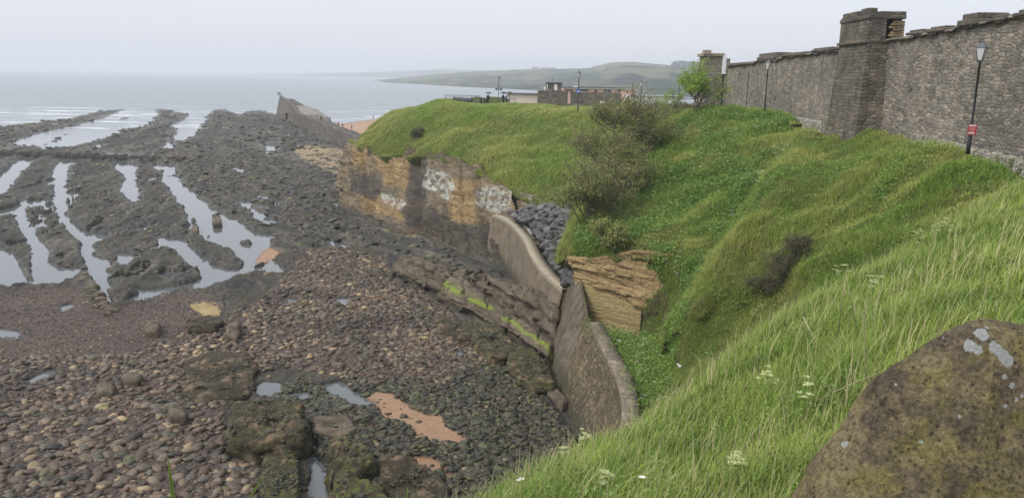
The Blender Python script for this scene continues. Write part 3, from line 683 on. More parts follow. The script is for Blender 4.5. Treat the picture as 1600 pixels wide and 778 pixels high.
b2 = [WZ(853,548,0), WZ(855,562,0), WZ(857,575,0), WZ(864,592,0), WZ(872,608,0), WZ(884,640,0), WZ(905,685,0), WZ(925,735,0), WZ(938,790,0), WZ(940,860,0)]
mw, tw, bw_ = mat('battered_wall', .9, .25); g = G(tw); p = g.pos()
# old render survives as a grey patch with its own ragged edge at the seaward end
base_br = M_SEAWALL.node_tree
n = g.noise(p, 1.2, 5, .6); u = g.uv(); wv = g.n('ShaderNodeVectorMath', operation='SCALE'); g.l(g.noise(p, 1.6, 3, out=1), wv.inputs[0]); wv.inputs['Scale'].default_value = .12
ad = g.n('ShaderNodeVectorMath', operation='ADD'); g.l(u, ad.inputs[0]); g.l(wv.outputs[0], ad.inputs[1])
br = g.n('ShaderNodeTexBrick'); g.l(ad.outputs[0], br.inputs[0]); br.inputs['Scale'].default_value = 1
for k, v in (('Brick Width', .75), ('Row Height', .26), ('Mortar Size', .02), ('Mortar Smooth', .5)): br.inputs[k].default_value = v
qv = g.map(ad.outputs[0], (1.7, 5.2, 1)); vc_ = g.vor(qv, 1, out=1, rnd=.7); ve_ = g.vor(qv, 1, 'DISTANCE_TO_EDGE', rnd=.7); sv_ = g.n('ShaderNodeSeparateColor'); g.l(vc_, sv_.inputs[0])
for k, v in (('Color1', (.13,.105,.065,1)), ('Color2', (.22,.175,.105,1)), ('Mortar', (.06,.055,.04,1))): br.inputs[k].default_value = v
fine_ = g.noise(p, 7, 7, .7)
cst = g.mix(.6, g.mix(g.ramp(ve_, [(.02,(.8,.8,.8)),(.1,(0,0,0))]), g.ramp(sv_.outputs[0], [(0,(.105,.085,.052)),(.6,(.155,.125,.078)),(1,(.21,.17,.11))]), (.07,.06,.04)), g.ramp(fine_, [(.3,(.5,.5,.5)),(.7,(1.3,1.3,1.3))]), 'MULTIPLY')
ren = g.mix(.6, g.mix(n, (.07,.062,.05), (.17,.145,.11)), g.ramp(fine_, [(.3,(.5,.5,.5)),(.7,(1.3,1.3,1.3))]), 'MULTIPLY')
mask = g.attr('render_patch', 2)
mk_ = g.ramp(g.math('ADD', mask, g.math('MULTIPLY', g.math('SUBTRACT', n, .5), .5)), [(.45,(0,0,0)),(.55,(1,1,1))])
sxx = g.n('ShaderNodeSeparateXYZ'); g.l(p, sxx.inputs[0]); tide_ = g.math('ADD', sxx.outputs[2], g.math('MULTIPLY', n, 1.8))
stn = g.noise(g.map(p, (1.6, 1.6, .18)), 1.6, 5, .6)
allc = g.mix(.75, g.mix(mk_, cst, ren), g.ramp(stn, [(.35,(.5,.47,.42)),(.62,(1.25,1.22,1.15))]), 'MULTIPLY')
g.l(g.mix(g.ramp(g.math('MULTIPLY', tide_, .25), [(.28,(.85,.85,.85)),(.52,(0,0,0))]), allc, (.05,.045,.028)), bw_.inputs['Base Color'])
hh = g.mix(mk_, g.math('ADD', g.math('MULTIPLY', g.math('MINIMUM', ve_, .15), 6), fine_), g.math('MULTIPLY', fine_, .3))
g.bump(hh, bw_, .9, .06)
org = np.array([3, 43, 0.]); o = thing('sea_wall', 'tall battered stone sea wall curving below the grass bank', 'sea wall', tuple(org))
T = cr_interp(np.array(t2), 220); B = cr_interp(np.array(b2), 220)
face = np.stack([T*(1-t)+B*t + np.array([.25, .0, 0])*math.sin(t*math.pi) for t in np.linspace(0, 1, 60)] + [B-[0,0,1]])
face = disp_grid(face, [(.05, .8), (.035, 4)], False, 4)
uu = np.linspace(0, 1, 220)[None, :]+np.zeros((61, 1)); vv = np.linspace(0, 1, 61)[:, None]+np.zeros((1, 220))
rp_ = np.clip((1-sstep(.30+.10*vv, .34+.12*vv, uu))*sstep(.0, .10, uu-.02)*(.35+.65*sstep(.12, .25, vv+.25*uu)), 0, 1)
mk_grid('wall_face', face, mw, parent=o, origin=org, attrs={'render_patch': rp_.reshape(-1)})
k0 = 95; Tt = T[k0:]; d = np.gradient(Tt, axis=0); d[:, 2] = 0; d /= np.linalg.norm(d, axis=1, keepdims=True)
side = np.c_[d[:, 1], -d[:, 0], 0*d[:, 0]]; side *= np.sign(np.where(np.abs(side[:, :1]) < .1, 1, side[:, :1])); side = np.abs(side)*[1, 0, 0]+[0, .1, 0]
rows_ = np.stack([Tt-side*.06-[0,0,.25], Tt-side*.06, Tt-side*.06+[0,0,.05], Tt+side*.75+[0,0,.05], Tt+side*.75-[0,0,.6]]); rows_[..., 2] += .03*fbm(rows_[..., 0]*2, rows_[..., 1]*2, 0, 3, 3)
mk_grid('coping', rows_, stone_wall_mat('path_flags', (.20,.17,.13), (.27,.23,.17), (.10,.09,.07), .6, .7), parent=o, origin=org, smooth=False)

# ------------------------------------------------------------------ tilted ledge in front of the sea wall
def algae_rock(name, cols, alg=(.16,.20,.02), thr=.5, rough=.8):
    m, t, b = mat(name, rough, .35); g = G(t); p = g.pos()
    n2 = g.noise(p, 1.3, 7, .7); n3 = g.noise(p, 7, 7, .75); lam = g.noise(g.map(p, (.5,.5,6)), 1, 4, .6)
    c = g.ramp(n2, [(.3, cols[0]), (.52, cols[1]), (.66, cols[2])])
    c = g.mix(.7, c, g.ramp(n3, [(.3,(.4,.4,.4)),(.7,(1.35,1.3,1.25))]), 'MULTIPLY')
    al = g.math('MULTIPLY', g.attr('algae', 2), g.ramp(g.noise(p, 2.5, 5, .7), [(thr-.12,(0,0,0)),(thr+.02,(1,1,1))]))
    c = g.mix(al, c, g.mix(n3, tuple(x*.6 for x in alg), tuple(x*1.5 for x in alg)))
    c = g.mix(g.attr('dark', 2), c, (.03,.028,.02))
    g.l(c, b.inputs['Base Color']); g.bump(g.math('ADD', g.math('MULTIPLY', n3, 1.3), lam), b, .9, .12); return m
M_LEDGE = algae_rock('ledge_rock', [(.07,.055,.038), (.15,.12,.085), (.24,.20,.15)], (.20,.26,.03), .47)
M_OUT = algae_rock('outcrop_rock', [(.022,.019,.011), (.06,.048,.026), (.26,.18,.115)], (.12,.15,.025), .58)
def loft_rock(name, label, rows_, nu, nv, m, algae_row=None, dark_rows=(), s=0, depth=.25, end=1.0, cat='rock'):
    P = np.array(rows_, float); org = P[-1].mean(axis=0); org[2] = 0
    # close the two ends by pulling them down and in
    a = P[:, :1].copy(); a[:, :, 2] = -.4; a[:, :, 0] -= .25*end; bb = P[:, -1:].copy(); bb[:, :, 2] = -.4; bb[:, :, 0] += .25*end; bb[:, :, 1] += .3
    P = np.concatenate((a, P, bb), axis=1)
    Gd = lin_interp(P, nv); Gd = lin_interp(Gd.transpose(1, 0, 2), nu).transpose(1, 0, 2)
    for _ in range(1):
        Gd[1:-1] = .25*Gd[:-2]+.5*Gd[1:-1]+.25*Gd[2:]; Gd[:, 1:-1] = .25*Gd[:, :-2]+.5*Gd[:, 1:-1]+.25*Gd[:, 2:]
    n = normals(Gd); n *= np.where((n[..., 1:2]*-.4+n[..., 2:3]) < 0, -1, 1)
    X, Y, Z = Gd[..., 0], Gd[..., 1], Gd[..., 2]
    bl = vnoise(np.floor(X*.9+.4*Z)*1.7, np.floor(Z*2.2+X*.2)*2.3, 0, s)
    cellx = np.abs(((X*.55+.3*fbm(X,Y,Z,2,s)) % 1)-.5); crack = -np.exp(-((.5-cellx)/.035)**2)
    d = depth*(1.0*bl + .9*fbm(X*.8, Y*.8, Z*1.2, 4, s+1) + 1.4*crack + .3*fbm(X*4, Y*4, Z*6, 3, s+2))
    Gd = Gd + n*d[..., None]
    v = np.linspace(0, len(rows_)-1, nv)[:, None]+np.zeros((1, nu))
    al = np.exp(-((v-algae_row-.35*fbm(X*.9,Y*.9,0,3,s+8))/.34)**2)*sstep(-.25,.15,fbm(X*.5,Y*.5,0,3,s+6)+.12) if algae_row is not None else np.zeros_like(v)
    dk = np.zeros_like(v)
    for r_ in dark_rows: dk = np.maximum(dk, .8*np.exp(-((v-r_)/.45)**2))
    return mk_grid_thing(name, label, cat, Gd, m, org, {'algae': al.reshape(-1), 'dark': dk.reshape(-1)})
def mk_grid_thing(name, label, cat, Gd, m, org, at, group=None):
    o = mk_grid(name, Gd, m, attrs=at, origin=org, smooth=True); return tag(o, label, cat, group)
def zrow(base, pts):   # rows given as photo points; their distance is that of the foot point below plus an offset
    return [W(p[0], p[1], WZ(b[0], b[1], 0)[1]+p[2]) for b, p in zip(base, pts)]
bA = [(612,440),(640,450),(665,462),(690,470)]
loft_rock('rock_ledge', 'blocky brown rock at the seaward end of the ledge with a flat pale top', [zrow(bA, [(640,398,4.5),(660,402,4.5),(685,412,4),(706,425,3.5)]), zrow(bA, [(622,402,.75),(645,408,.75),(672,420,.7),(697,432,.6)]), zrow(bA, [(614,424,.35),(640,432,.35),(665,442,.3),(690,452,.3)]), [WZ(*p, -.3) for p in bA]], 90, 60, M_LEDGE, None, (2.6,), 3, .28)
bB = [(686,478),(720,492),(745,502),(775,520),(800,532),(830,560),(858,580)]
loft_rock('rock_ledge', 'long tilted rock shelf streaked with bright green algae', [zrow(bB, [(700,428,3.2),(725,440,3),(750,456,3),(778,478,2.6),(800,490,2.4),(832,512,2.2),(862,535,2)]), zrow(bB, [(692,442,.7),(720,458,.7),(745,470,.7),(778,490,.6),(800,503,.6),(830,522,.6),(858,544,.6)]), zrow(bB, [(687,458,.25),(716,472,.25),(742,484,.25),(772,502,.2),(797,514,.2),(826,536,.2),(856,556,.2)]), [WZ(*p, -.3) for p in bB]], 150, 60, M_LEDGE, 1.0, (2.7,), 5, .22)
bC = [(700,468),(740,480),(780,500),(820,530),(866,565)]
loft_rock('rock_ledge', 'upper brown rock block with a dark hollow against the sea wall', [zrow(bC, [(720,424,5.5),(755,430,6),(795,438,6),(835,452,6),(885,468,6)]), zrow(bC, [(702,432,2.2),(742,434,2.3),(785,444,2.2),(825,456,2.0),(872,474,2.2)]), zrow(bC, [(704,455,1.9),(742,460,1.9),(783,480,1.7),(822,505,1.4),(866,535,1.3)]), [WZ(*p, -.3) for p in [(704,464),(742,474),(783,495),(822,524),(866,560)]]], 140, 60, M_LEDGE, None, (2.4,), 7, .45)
# darker low rocks under the ledge
ROCKG = []
def blob_rock(label, poly, z1, m, s, cat='rock', name='boulder', group=None, depth=.25, alg=.0, z0=-.3, bev=.35, seg=(90, 26), tilt=(0,0)):
    """boulder whose plan outline comes from the photograph at height z1"""
    P = np.array([WZ(x, y, z1) for x, y in poly]); c = P.mean(axis=0)
    a = np.unwrap(np.arctan2(P[:, 1]-c[1], P[:, 0]-c[0])); 
    if a[-1] < a[0]: P = P[::-1]
    Q = np.concatenate((P, P[:1])); L = np.concatenate(([0], np.cumsum(np.linalg.norm(np.diff(Q, axis=0), axis=1))))
    t = np.linspace(0, L[-1], seg[0]); ring = np.c_[np.interp(t, L, Q[:, 0]), np.interp(t, L, Q[:, 1])]; rs = L[-1]/6.3; ring = ring+(ring-c[:2])*(.22*fbm(ring[:, 0]*.9/rs, ring[:, 1]*.9/rs, 0, 4, s+50))[:, None]; ring[-1] = ring[0]
    cx = c[:2]; rows_ = []
    for k, v in enumerate(np.linspace(0, 1, seg[1])):
        if v < .5: r_ = v/.5*(1-bev*.25); z = z1
        else:
            q = (v-.5)/.5; r_ = (1-bev*.25)+bev*.25*math.sin(min(1, q*3)*math.pi/2)+.12*q; z = z1-(z1-z0)*q**1.3
        xy = cx+(ring-cx)*max(r_, 1e-3); zz = z+((xy[:, 0]-cx[0])*tilt[0]+(xy[:, 1]-cx[1])*tilt[1])*(1 if v < .5 else 1-(v-.5)*2)
        rows_.append(np.c_[xy, zz if hasattr(zz, '__len__') else np.full(len(xy), zz)])
    Gd = np.stack(rows_); X, Y, Z = Gd[..., 0], Gd[..., 1], Gd[..., 2]
    ctr = np.array([cx[0], cx[1], z0]); dv = Gd-ctr; dv /= np.linalg.norm(dv, axis=2, keepdims=True)+1e-6
    d = depth*(fbm(X*1.0, Y*1.0, Z*1.3, 4, s)+.5*fbm(X*3.5, Y*3.5, Z*4, 3, s+4)+.5*vnoise(np.floor(X*1.4+Y*.4), np.floor(Y*1.2), np.floor(Z*3), s+2))
    Gd = Gd+dv*d[..., None]; Gd[:, -1] = Gd[:, 0]
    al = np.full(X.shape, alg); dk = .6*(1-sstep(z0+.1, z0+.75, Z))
    ROCKG.append((Gd, m is M_OUT, rs))
    return mk_grid_thing(name, label, cat, Gd, m, np.array([cx[0], cx[1], 0]), {'algae': al.reshape(-1), 'dark': dk.reshape(-1)}, group)
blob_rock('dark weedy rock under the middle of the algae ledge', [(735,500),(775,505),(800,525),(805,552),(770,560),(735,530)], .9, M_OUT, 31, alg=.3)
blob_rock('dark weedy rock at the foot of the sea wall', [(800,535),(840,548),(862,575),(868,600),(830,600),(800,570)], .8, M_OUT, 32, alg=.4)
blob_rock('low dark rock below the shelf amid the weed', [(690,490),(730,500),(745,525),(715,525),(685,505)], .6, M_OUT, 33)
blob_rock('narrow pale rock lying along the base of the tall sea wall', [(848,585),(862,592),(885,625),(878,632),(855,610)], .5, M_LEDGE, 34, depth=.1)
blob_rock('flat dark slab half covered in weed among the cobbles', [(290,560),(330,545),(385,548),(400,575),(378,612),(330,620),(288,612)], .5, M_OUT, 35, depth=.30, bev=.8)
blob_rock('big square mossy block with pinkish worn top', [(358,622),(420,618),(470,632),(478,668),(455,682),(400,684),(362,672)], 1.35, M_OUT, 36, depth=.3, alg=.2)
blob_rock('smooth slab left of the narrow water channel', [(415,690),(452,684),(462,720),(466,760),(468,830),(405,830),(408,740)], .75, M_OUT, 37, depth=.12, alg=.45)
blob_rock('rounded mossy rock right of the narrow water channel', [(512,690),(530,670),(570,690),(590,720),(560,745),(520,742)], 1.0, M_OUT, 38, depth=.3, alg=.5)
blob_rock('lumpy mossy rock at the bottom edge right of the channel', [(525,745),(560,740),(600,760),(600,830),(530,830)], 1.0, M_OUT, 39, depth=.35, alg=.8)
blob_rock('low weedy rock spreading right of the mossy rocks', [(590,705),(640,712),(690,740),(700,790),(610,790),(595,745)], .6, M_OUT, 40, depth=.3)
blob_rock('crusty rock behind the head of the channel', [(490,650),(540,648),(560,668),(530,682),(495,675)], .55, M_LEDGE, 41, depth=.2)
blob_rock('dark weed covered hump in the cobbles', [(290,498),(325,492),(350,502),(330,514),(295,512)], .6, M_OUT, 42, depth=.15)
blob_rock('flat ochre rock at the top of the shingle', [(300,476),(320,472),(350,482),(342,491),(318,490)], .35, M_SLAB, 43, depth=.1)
for k, (lab, poly, z) in enumerate((('round pale boulder on the grey cobbles', [(262,632),(275,626),(290,632),(288,645),(268,646)], .75), ('broad sandy coloured boulder on the shingle', [(190,585),(205,576),(220,584),(216,592),(196,592)], .6), ('squarish pinkish boulder on the shingle', [(150,600),(165,594),(178,600),(176,610),(154,610)], .6),
        ('large brown boulder alone on the gravel', [(225,505),(238,496),(250,503),(247,514),(228,513)], .8), ('boulder standing in the large pool', [(332,339),(344,336),(346,346),(334,347)], .7), ('small boulder at the edge of the large pool', [(300,352),(310,352),(309,360),(301,360)], .6),
        ('pale boulder pair on top of the cobble bank', [(352,512),(368,506),(376,514),(370,524),(356,523)], .7), ('flat buff boulder on top of the cobble bank', [(352,505),(366,500),(378,505),(372,510),(356,511)], .9))):
    blob_rock(lab, poly, z, M_LEDGE, 60+k, depth=.12, z0=-.1, bev=1.2, seg=(40, 14))
# tan stepped strata on two reef edges
for k in range(15):
    t = k/14; x = 127+t*42+5*math.sin(k*2.1); y = 428+t*60
    e1 = random.uniform(-4,5); blob_rock('tilted tan rock plate on the end of the dark reef', [(x-6-e1,y-2),(x+6,y-4-e1*.3),(x+13+e1,y-1),(x-3,y+.5)], .42, M_LEDGE, 90+k, name='rock_plate', group='tilted rock plates along the reef', depth=.06, seg=(24, 10), cat='rock')
# outfall pipe across the reef
a_ = np.array(WZ(-60,236,.6)); b__ = np.array(WZ(292,249,.6)); o = thing('outfall_pipe', 'long straight low concrete outfall crossing the reef', 'pipe', (a_[0], a_[1], 0))
mb = MB(); dirv = (b__-a_)/np.linalg.norm(b__-a_); sdv = np.array([-dirv[1], dirv[0], 0]);
def barbox(a, b_, w_, z0, z1, mb=mb):
    d = np.array(b_)-np.array(a); d /= np.linalg.norm(d); s_ = np.array([-d[1], d[0], 0])*w_/2
    return mb.prism([tuple((a-s_)[:2]), tuple((b_-s_)[:2]), tuple((b_+s_)[:2]), tuple((a+s_)[:2])], z0, z1)
barbox(a_, b__, 1.6, -.5, .85); mb.build('casing', concrete('outfall_concrete', (.11,.095,.075)), o, tuple(o.location), bevel=.15)
for k in range(24):
    q = a_+(b__-a_)*(k+.5)/24; mb = MB(); mb.box(q[0]-.5, q[0]+.5, q[1]-1.0, q[1]+1.0, .3, 1.0+.08*(k % 3)); mb.build('collar', M_PIER, o, tuple(o.location), bevel=.05)

# ------------------------------------------------------------------ pier
pt = [(433,181,340),(452,190,310),(475,200,282),(500,211,255),(525,221,228),(545,231,207),(558,238,192)]
ptop = [(433,151,340),(449,158,310),(466,180,282),(493,186,255),(520,197,228),(542,206,207),(560,215,192)]
base_ = [WZ(x, y, 0) for x, y in ((431,181),(448,190),(468,200),(495,212),(522,223),(545,233),(560,240))]
top_ = [W(x, y, b_[1]) for (x, y), b_ in zip(((435,150),(451,158),(464,178),(493,188),(520,199),(542,207),(562,216)), base_)]
po = thing('stone_pier', 'old stone pier wall running out to sea past the headland', 'pier', tuple(base_[3]))
org = np.array(base_[3])
T = cr_interp(np.array(top_), 120); B = cr_interp(np.array(base_), 120)
T[:, 2] = np.interp(np.arange(120), [0, 28, 34, 42, 80, 119], [T[0,2], T[28,2], T[34,2], T[42,2], T[80,2], T[119,2]])
dd = np.gradient(T, axis=0); dd[:, 2] = 0; dd /= np.linalg.norm(dd, axis=1, keepdims=True); sd2 = np.c_[dd[:, 1], -dd[:, 0], 0*dd[:, 0]]; sd2 *= np.sign(sd2[:, :1])
rows_ = [B-[0,0,1]] + [B+(T-B)*t + sd2*1.0*t*.5 for t in np.linspace(0, 1, 18)]
rows_ += [T+sd2*.5+sd2*1.0, T+sd2*.5+sd2*1.02-[0,0,1.2], T+sd2*6-[0,0,1.25], T+sd2*6.4-[0,0,1.5]+[0,0,0]]
q = T+sd2*7.2; q[:, 2] = -1; rows_.append(q)
Gd = np.stack(rows_); Gd = disp_grid(Gd, [(.2, .2), (.08, 1)], False, 8); mk_grid('masonry', Gd, M_PIER, parent=po, origin=org)
k = 0; e0 = Gd[:, 0]; mk('pier_end', e0, faces=[tuple(range(len(e0)))], m=M_PIER, parent=po, origin=org, smooth=False)
# raised quay with sloping deck near the head
n0, n1 = 22, 46; QT = T[n0:n1]; sq = sd2[n0:n1]; qz = np.linspace(QT[0,2]-.9, QT[-1,2]+.15, n1-n0)
rows_ = [np.c_[(QT+sq*1.4)[:, :2], qz-.05], np.c_[(QT+sq*2.5)[:, :2], qz+.1], np.c_[(QT+sq*6.5)[:, :2], qz+.1], np.c_[(QT+sq*6.6)[:, :2], qz-.6], np.c_[(QT+sq*9.5)[:, :2], qz-.8], np.c_[(QT+sq*9.8)[:, :2], qz*0-1]]
rows_ = np.stack(rows_); e0_ = rows_[:, :1].copy(); e0_[..., 2] = -1; e1_ = rows_[:, -1:].copy(); e1_[..., 2] = -1; rows_ = np.concatenate((e0_, rows_, e1_), axis=1); Gq = lin_interp(rows_, 30); Gq[..., 2] += .15*vnoise(np.floor(Gq[..., 1]*.4), np.floor(Gq[..., 0]*.5), 0, 3); mk_grid('quay_deck', Gq, concrete('pale_quay', (.26,.24,.21)), parent=po, origin=org, smooth=False)
mb = MB(); qq = T[14]; mb.prism([(qq[0]-.5, qq[1]-5), (qq[0]+3.0, qq[1]-12), (qq[0]+5.5, qq[1]-9), (qq[0]+2, qq[1])], -1, 3.2); mb.build('buttress_block', concrete('pale_block', (.22,.20,.17)), po, tuple(org), bevel=.2)

# ------------------------------------------------------------------ castle wall
PA = np.array(W(1600, 243, 33.0))[:2]; PB = np.array(W(1138, 168, 92.0))[:2]
WD = (PB-PA)/np.linalg.norm(PB-PA); WN = np.array([-WD[1], WD[0]]); WN = WN if WN[0] < 0 else -WN   # towards the path
def onwall(px, py, off_=0.0):
    """point of the wall plane (moved towards the path by off_) seen at a photo point"""
    d = ray(px, py); P0 = PA+WN*off_
    A = np.array([[d.x, -WD[0]], [d.y, -WD[1]]]); t, s_ = np.linalg.solve(A, P0)
    return np.array([d.x*t, d.y*t, CAMZ+d.z*t])
tops = [(1138,104),(1160,100),(1185,96),(1186,94),(1216,93),(1217,90),(1241,87),(1275,82),(1311,77),(1345,72),(1377,65),(1414,58.5),(1450,51),(1475,47),(1494,43.5),(1530,37.5),(1569,30),(1600,25),(1680,8),(1800,-16),(2000,-60)]
cw = thing('castle_wall', 'long high ruined castle wall of dark rubble stone beside the path', 'wall', (PA[0], PA[1], 15))
org = np.array([PA[0], PA[1], 15.])
tp = np.array([onwall(*p) for p in tops]); sW = (tp[:, :2]-PA)@WD
ss = np.linspace(sW.max(), sW.min(), 900); zt = np.interp(ss, sW[::-1], tp[::-1, 2])
step = np.floor(ss/.9).astype(np.int64); zt = zt + .07*_h(step, step*0, step*0, 5) + .03*fbm(ss*1.5, ss*0, 0, 3, 6)
rows_ = []
def wallpt(s_, off_, z): return np.c_[(PA[0]+WD[0]*s_+WN[0]*off_), (PA[1]+WD[1]*s_+WN[1]*off_), z+0*s_]
for v in np.linspace(0, 1, 50): rows_.append(wallpt(ss, .10*(1-v), 13.6+(zt-13.6)*v))
rows_ += [wallpt(ss, .16, zt-.16)[:], wallpt(ss, .16, zt), wallpt(ss, -.5, zt+.06), wallpt(ss, -1.3, zt), wallpt(ss, -1.3, 13.6+0*ss)]
rows_.insert(50-2, wallpt(ss, .02, zt-.17)); rows_ = sorted(rows_[:51], key=lambda r: r[:, 2].mean()) + rows_[51:]
Gd = np.stack(rows_); X, Y, Z = Gd[..., 0], Gd[..., 1], Gd[..., 2]
hole = (fbm(X*1.3, Y*1.3, Z*1.6, 2, 77) > .52)
dd_ = .07*fbm(X*.8, Y*.8, Z*.8, 4, 9)+.06*fbm(X*4, Y*4, Z*6, 3, 10) - .10*hole
Gd[..., 0] += WN[0]*dd_; Gd[..., 1] += WN[1]*dd_
mk_grid('masonry', Gd, M_CASTLE, parent=cw, origin=org)
def wbox(mb, s0, s1, o0, o1, z0, z1):
    P = [PA+WD*s0+WN*o0, PA+WD*s1+WN*o0, PA+WD*s1+WN*o1, PA+WD*s0+WN*o1]
    mb.prism([tuple(p_) for p_ in P], z0, z1); return mb
def sof(px): 
    q_ = onwall(px, 100); return (q_[:2]-PA)@WD
def cope(px0, px1, h, lift=0):
    s0, s1 = sof(px0), sof(px1); z = np.interp((s0+s1)/2, ss[::-1], zt[::-1])+lift
    mb = MB(); wbox(mb, s0, s1, .25, -1.4, z-.05, z+h*.45); wbox(mb, s0+.2*np.sign(s1-s0), s1-.2*np.sign(s1-s0), .12, -1.3, z+h*.42, z+h)
    o = mb.build('coping_block', M_CASTLE_DARK, cw, org, bevel=.05)
cope(1214, 1186, .55); cope(1525, 1495, .5); cope(1476, 1448, .22); cope(1335, 1300, .15)
mb = MB(); kk = 0
for px0, px1 in ((1180,1140),(1260,1225),(1300,1270),(1440,1416),(1568,1540),(1600,1580)):
    cope(px0, px1, .22)
# vertical seams / shallow buttresses and marks on the wall
for px_ in (1172,): 
    s_ = sof(px_); mb = MB(); wbox(mb, s_-.12, s_+.12, .14, -.1, 13.6, np.interp(s_, ss[::-1], zt[::-1])-.9); mb.build('rib', M_CASTLE_DARK, cw, org, bevel=.04)
# turret
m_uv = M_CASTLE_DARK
def boxuv(o, sc=1.0):
    me = o.data; l = me.uv_layers.new(name='UVMap') if not me.uv_layers else me.uv_layers[0]
    for p_ in me.polygons:
        n = p_.normal
        for li in p_.loop_indices:
            c_ = me.vertices[me.loops[li].vertex_index].co
            if abs(n.z) > .7: l.data[li].uv = (c_.x*sc, c_.y*sc)
            else:
                tx = Vector((-n.y, n.x)).normalized() if (abs(n.x)+abs(n.y)) > 1e-4 else Vector((1, 0)); l.data[li].uv = ((c_.x*tx.x+c_.y*tx.y)*sc, c_.z*sc)
    return o
M_TAN = stone_wall_mat('tan_quoins', (.24,.18,.11), (.33,.25,.15), (.12,.10,.07), .7, .32)
OFF = 1.25
nl = onwall(1354, 66, OFF); fl = onwall(1311, 68, OFF)
sN = (nl[:2]-PA)@WD; sF = (fl[:2]-PA)@WD
z_str = (nl[2]+fl[2])/2; z_top = onwall(1353, 22, OFF)[2]
tt = thing('wall_turret', 'square ruined turret rising from the castle wall with a broken doorway', 'turret', (nl[0], nl[1], 14)); torg = np.array([nl[0], nl[1], 14.])
DEP = -.8
mb = MB(); wbox(mb, sN, sN+.4, OFF, DEP+1.0, z_str, z_top-.0)                      # near side, left of the doorway
wbox(mb, sF-.45, sF, OFF, DEP, z_str, z_top)
wbox(mb, sN+.4, sF-.45, OFF, OFF-.5, z_str, z_top)
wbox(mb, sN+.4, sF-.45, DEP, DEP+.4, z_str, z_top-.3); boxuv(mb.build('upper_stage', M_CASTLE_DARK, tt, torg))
mb = MB()
for k in range(7):
    zz0 = z_str+.1+k*(z_top-z_str-.5)/7; wbox(mb, sN-.03-.04*(k % 2), sN+.5, DEP-.02, DEP+.62+.22*((k*5) % 3)/2, zz0, zz0+(z_top-z_str-.5)/7-.015)
boxuv(mb.build('quoin_stones', M_TAN, tt, torg, bevel=.03))
mb = MB(); wbox(mb, sN-.06, sF+.06, OFF+.07, DEP-.06, z_top-.32, z_top-.08); boxuv(mb.build('lintel_course', M_CASTLE_DARK, tt, torg, bevel=.04))
mb = MB(); wbox(mb, sN-.1, sF+.1, OFF+.12, DEP+.3, z_str-.12, z_str+.06); boxuv(mb.build('string_course', M_CASTLE_DARK, tt, torg, bevel=.04))
for a0, a1, hh_ in ((.05, .30, .32), (.42, .95, .26)):
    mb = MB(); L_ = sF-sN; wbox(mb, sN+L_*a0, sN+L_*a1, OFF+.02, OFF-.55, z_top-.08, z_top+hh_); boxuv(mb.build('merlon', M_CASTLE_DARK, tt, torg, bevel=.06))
mb = MB(); wbox(mb, sN+.1, sN+.5, OFF-.6, DEP-.1, z_top-.08, z_top+.12); boxuv(mb.build('cap_slab', M_CASTLE_DARK, tt, torg, bevel=.05))
mb = MB(); sm = sN+.5*(sF-sN); wbox(mb, sm-.14, sm+.14, OFF+.004, OFF-.1, z_str+.9, z_top-.75); mb.build('slit_window', simple('slit_shadow', (.02,.02,.02)), tt, torg)
# lower battered stage
mb = MB(); P = []
for (s_, o_) in ((sN-.05, -.3), (sF, -.3), (sF, OFF-.05), (sN-.05, OFF-.05)): P.append(PA+WD*s_+WN*o_)
Pb = []
for (s_, o_) in ((sN-.9, -.3), (sF+.3, -.3), (sF+.3, OFF+.35), (sN-.55, OFF+.35)): Pb.append(PA+WD*s_+WN*o_)
V = [(*p_, 13.4) for p_ in Pb]+[(*p_, z_str-.1) for p_ in P]
mb.add(V, [(0,1,2,3)[::-1], (4,5,6,7)]+[(i, (i+1) % 4, 4+(i+1) % 4, 4+i) for i in range(4)]); boxuv(mb.build('buttress', M_CASTLE_DARK, tt, torg))
mb = MB(); wbox(mb, sF-1.0, sF+2.4, OFF-.1, -.2, 13.6, 13.6+(z_str-13.6)*.45); wbox(mb, sF+.1, sF+2.5, .5, -.2, 13.6, 13.6+(z_str-13.6)*.48); boxuv(mb.build('side_buttress', M_CASTLE, tt, torg, bevel=.08))
mb = MB(); wbox(mb, sN+1.2, sN+2.0, OFF+.42, OFF, 14, 15.0); boxuv(mb.build('plinth', M_CASTLE_DARK, tt, torg, bevel=.05))
# far ruined block at the end of the wall
q0 = W(1105, 88, 99); q1 = W(1131, 88, 99); rb = thing('ruined_gatehouse', 'small ruined stone block at the far end of the castle wall', 'ruin', (q0[0], q0[1], 14))
mb = MB(); mb.box(q0[0], q1[0], 99, 103, 12, q0[2]); boxuv(mb.build('masonry', M_CASTLE, rb, tuple(rb.location)))
mb = MB(); mb.box(q0[0]-.3, q1[0]+.1, 98.8, 103.2, q0[2], q0[2]+.35); mb.box(q0[0]-.5, q0[0]+.4, 98.7, 99.6, q0[2]+.2, q0[2]+.7); mb.build('coping', M_CAP, rb, tuple(rb.location), bevel=.05)
q2 = W(1131.5, 84, 98.5); q3 = W(1136, 84, 98.5); mb = MB(); mb.box(q2[0], q3[0], 98.5, 99.0, 18.6, q2[2]-.25); mb.build('white_panel', simple('white_board', (.75,.75,.75), .6), rb, tuple(rb.location))
mb = MB(); q4 = W(1140, 92, 99); mb.box(q3[0]+.003, q4[0], 98.6, 102, 14, q4[2]); boxuv(mb.build('wall_stub', M_CASTLE, rb, tuple(rb.location)))
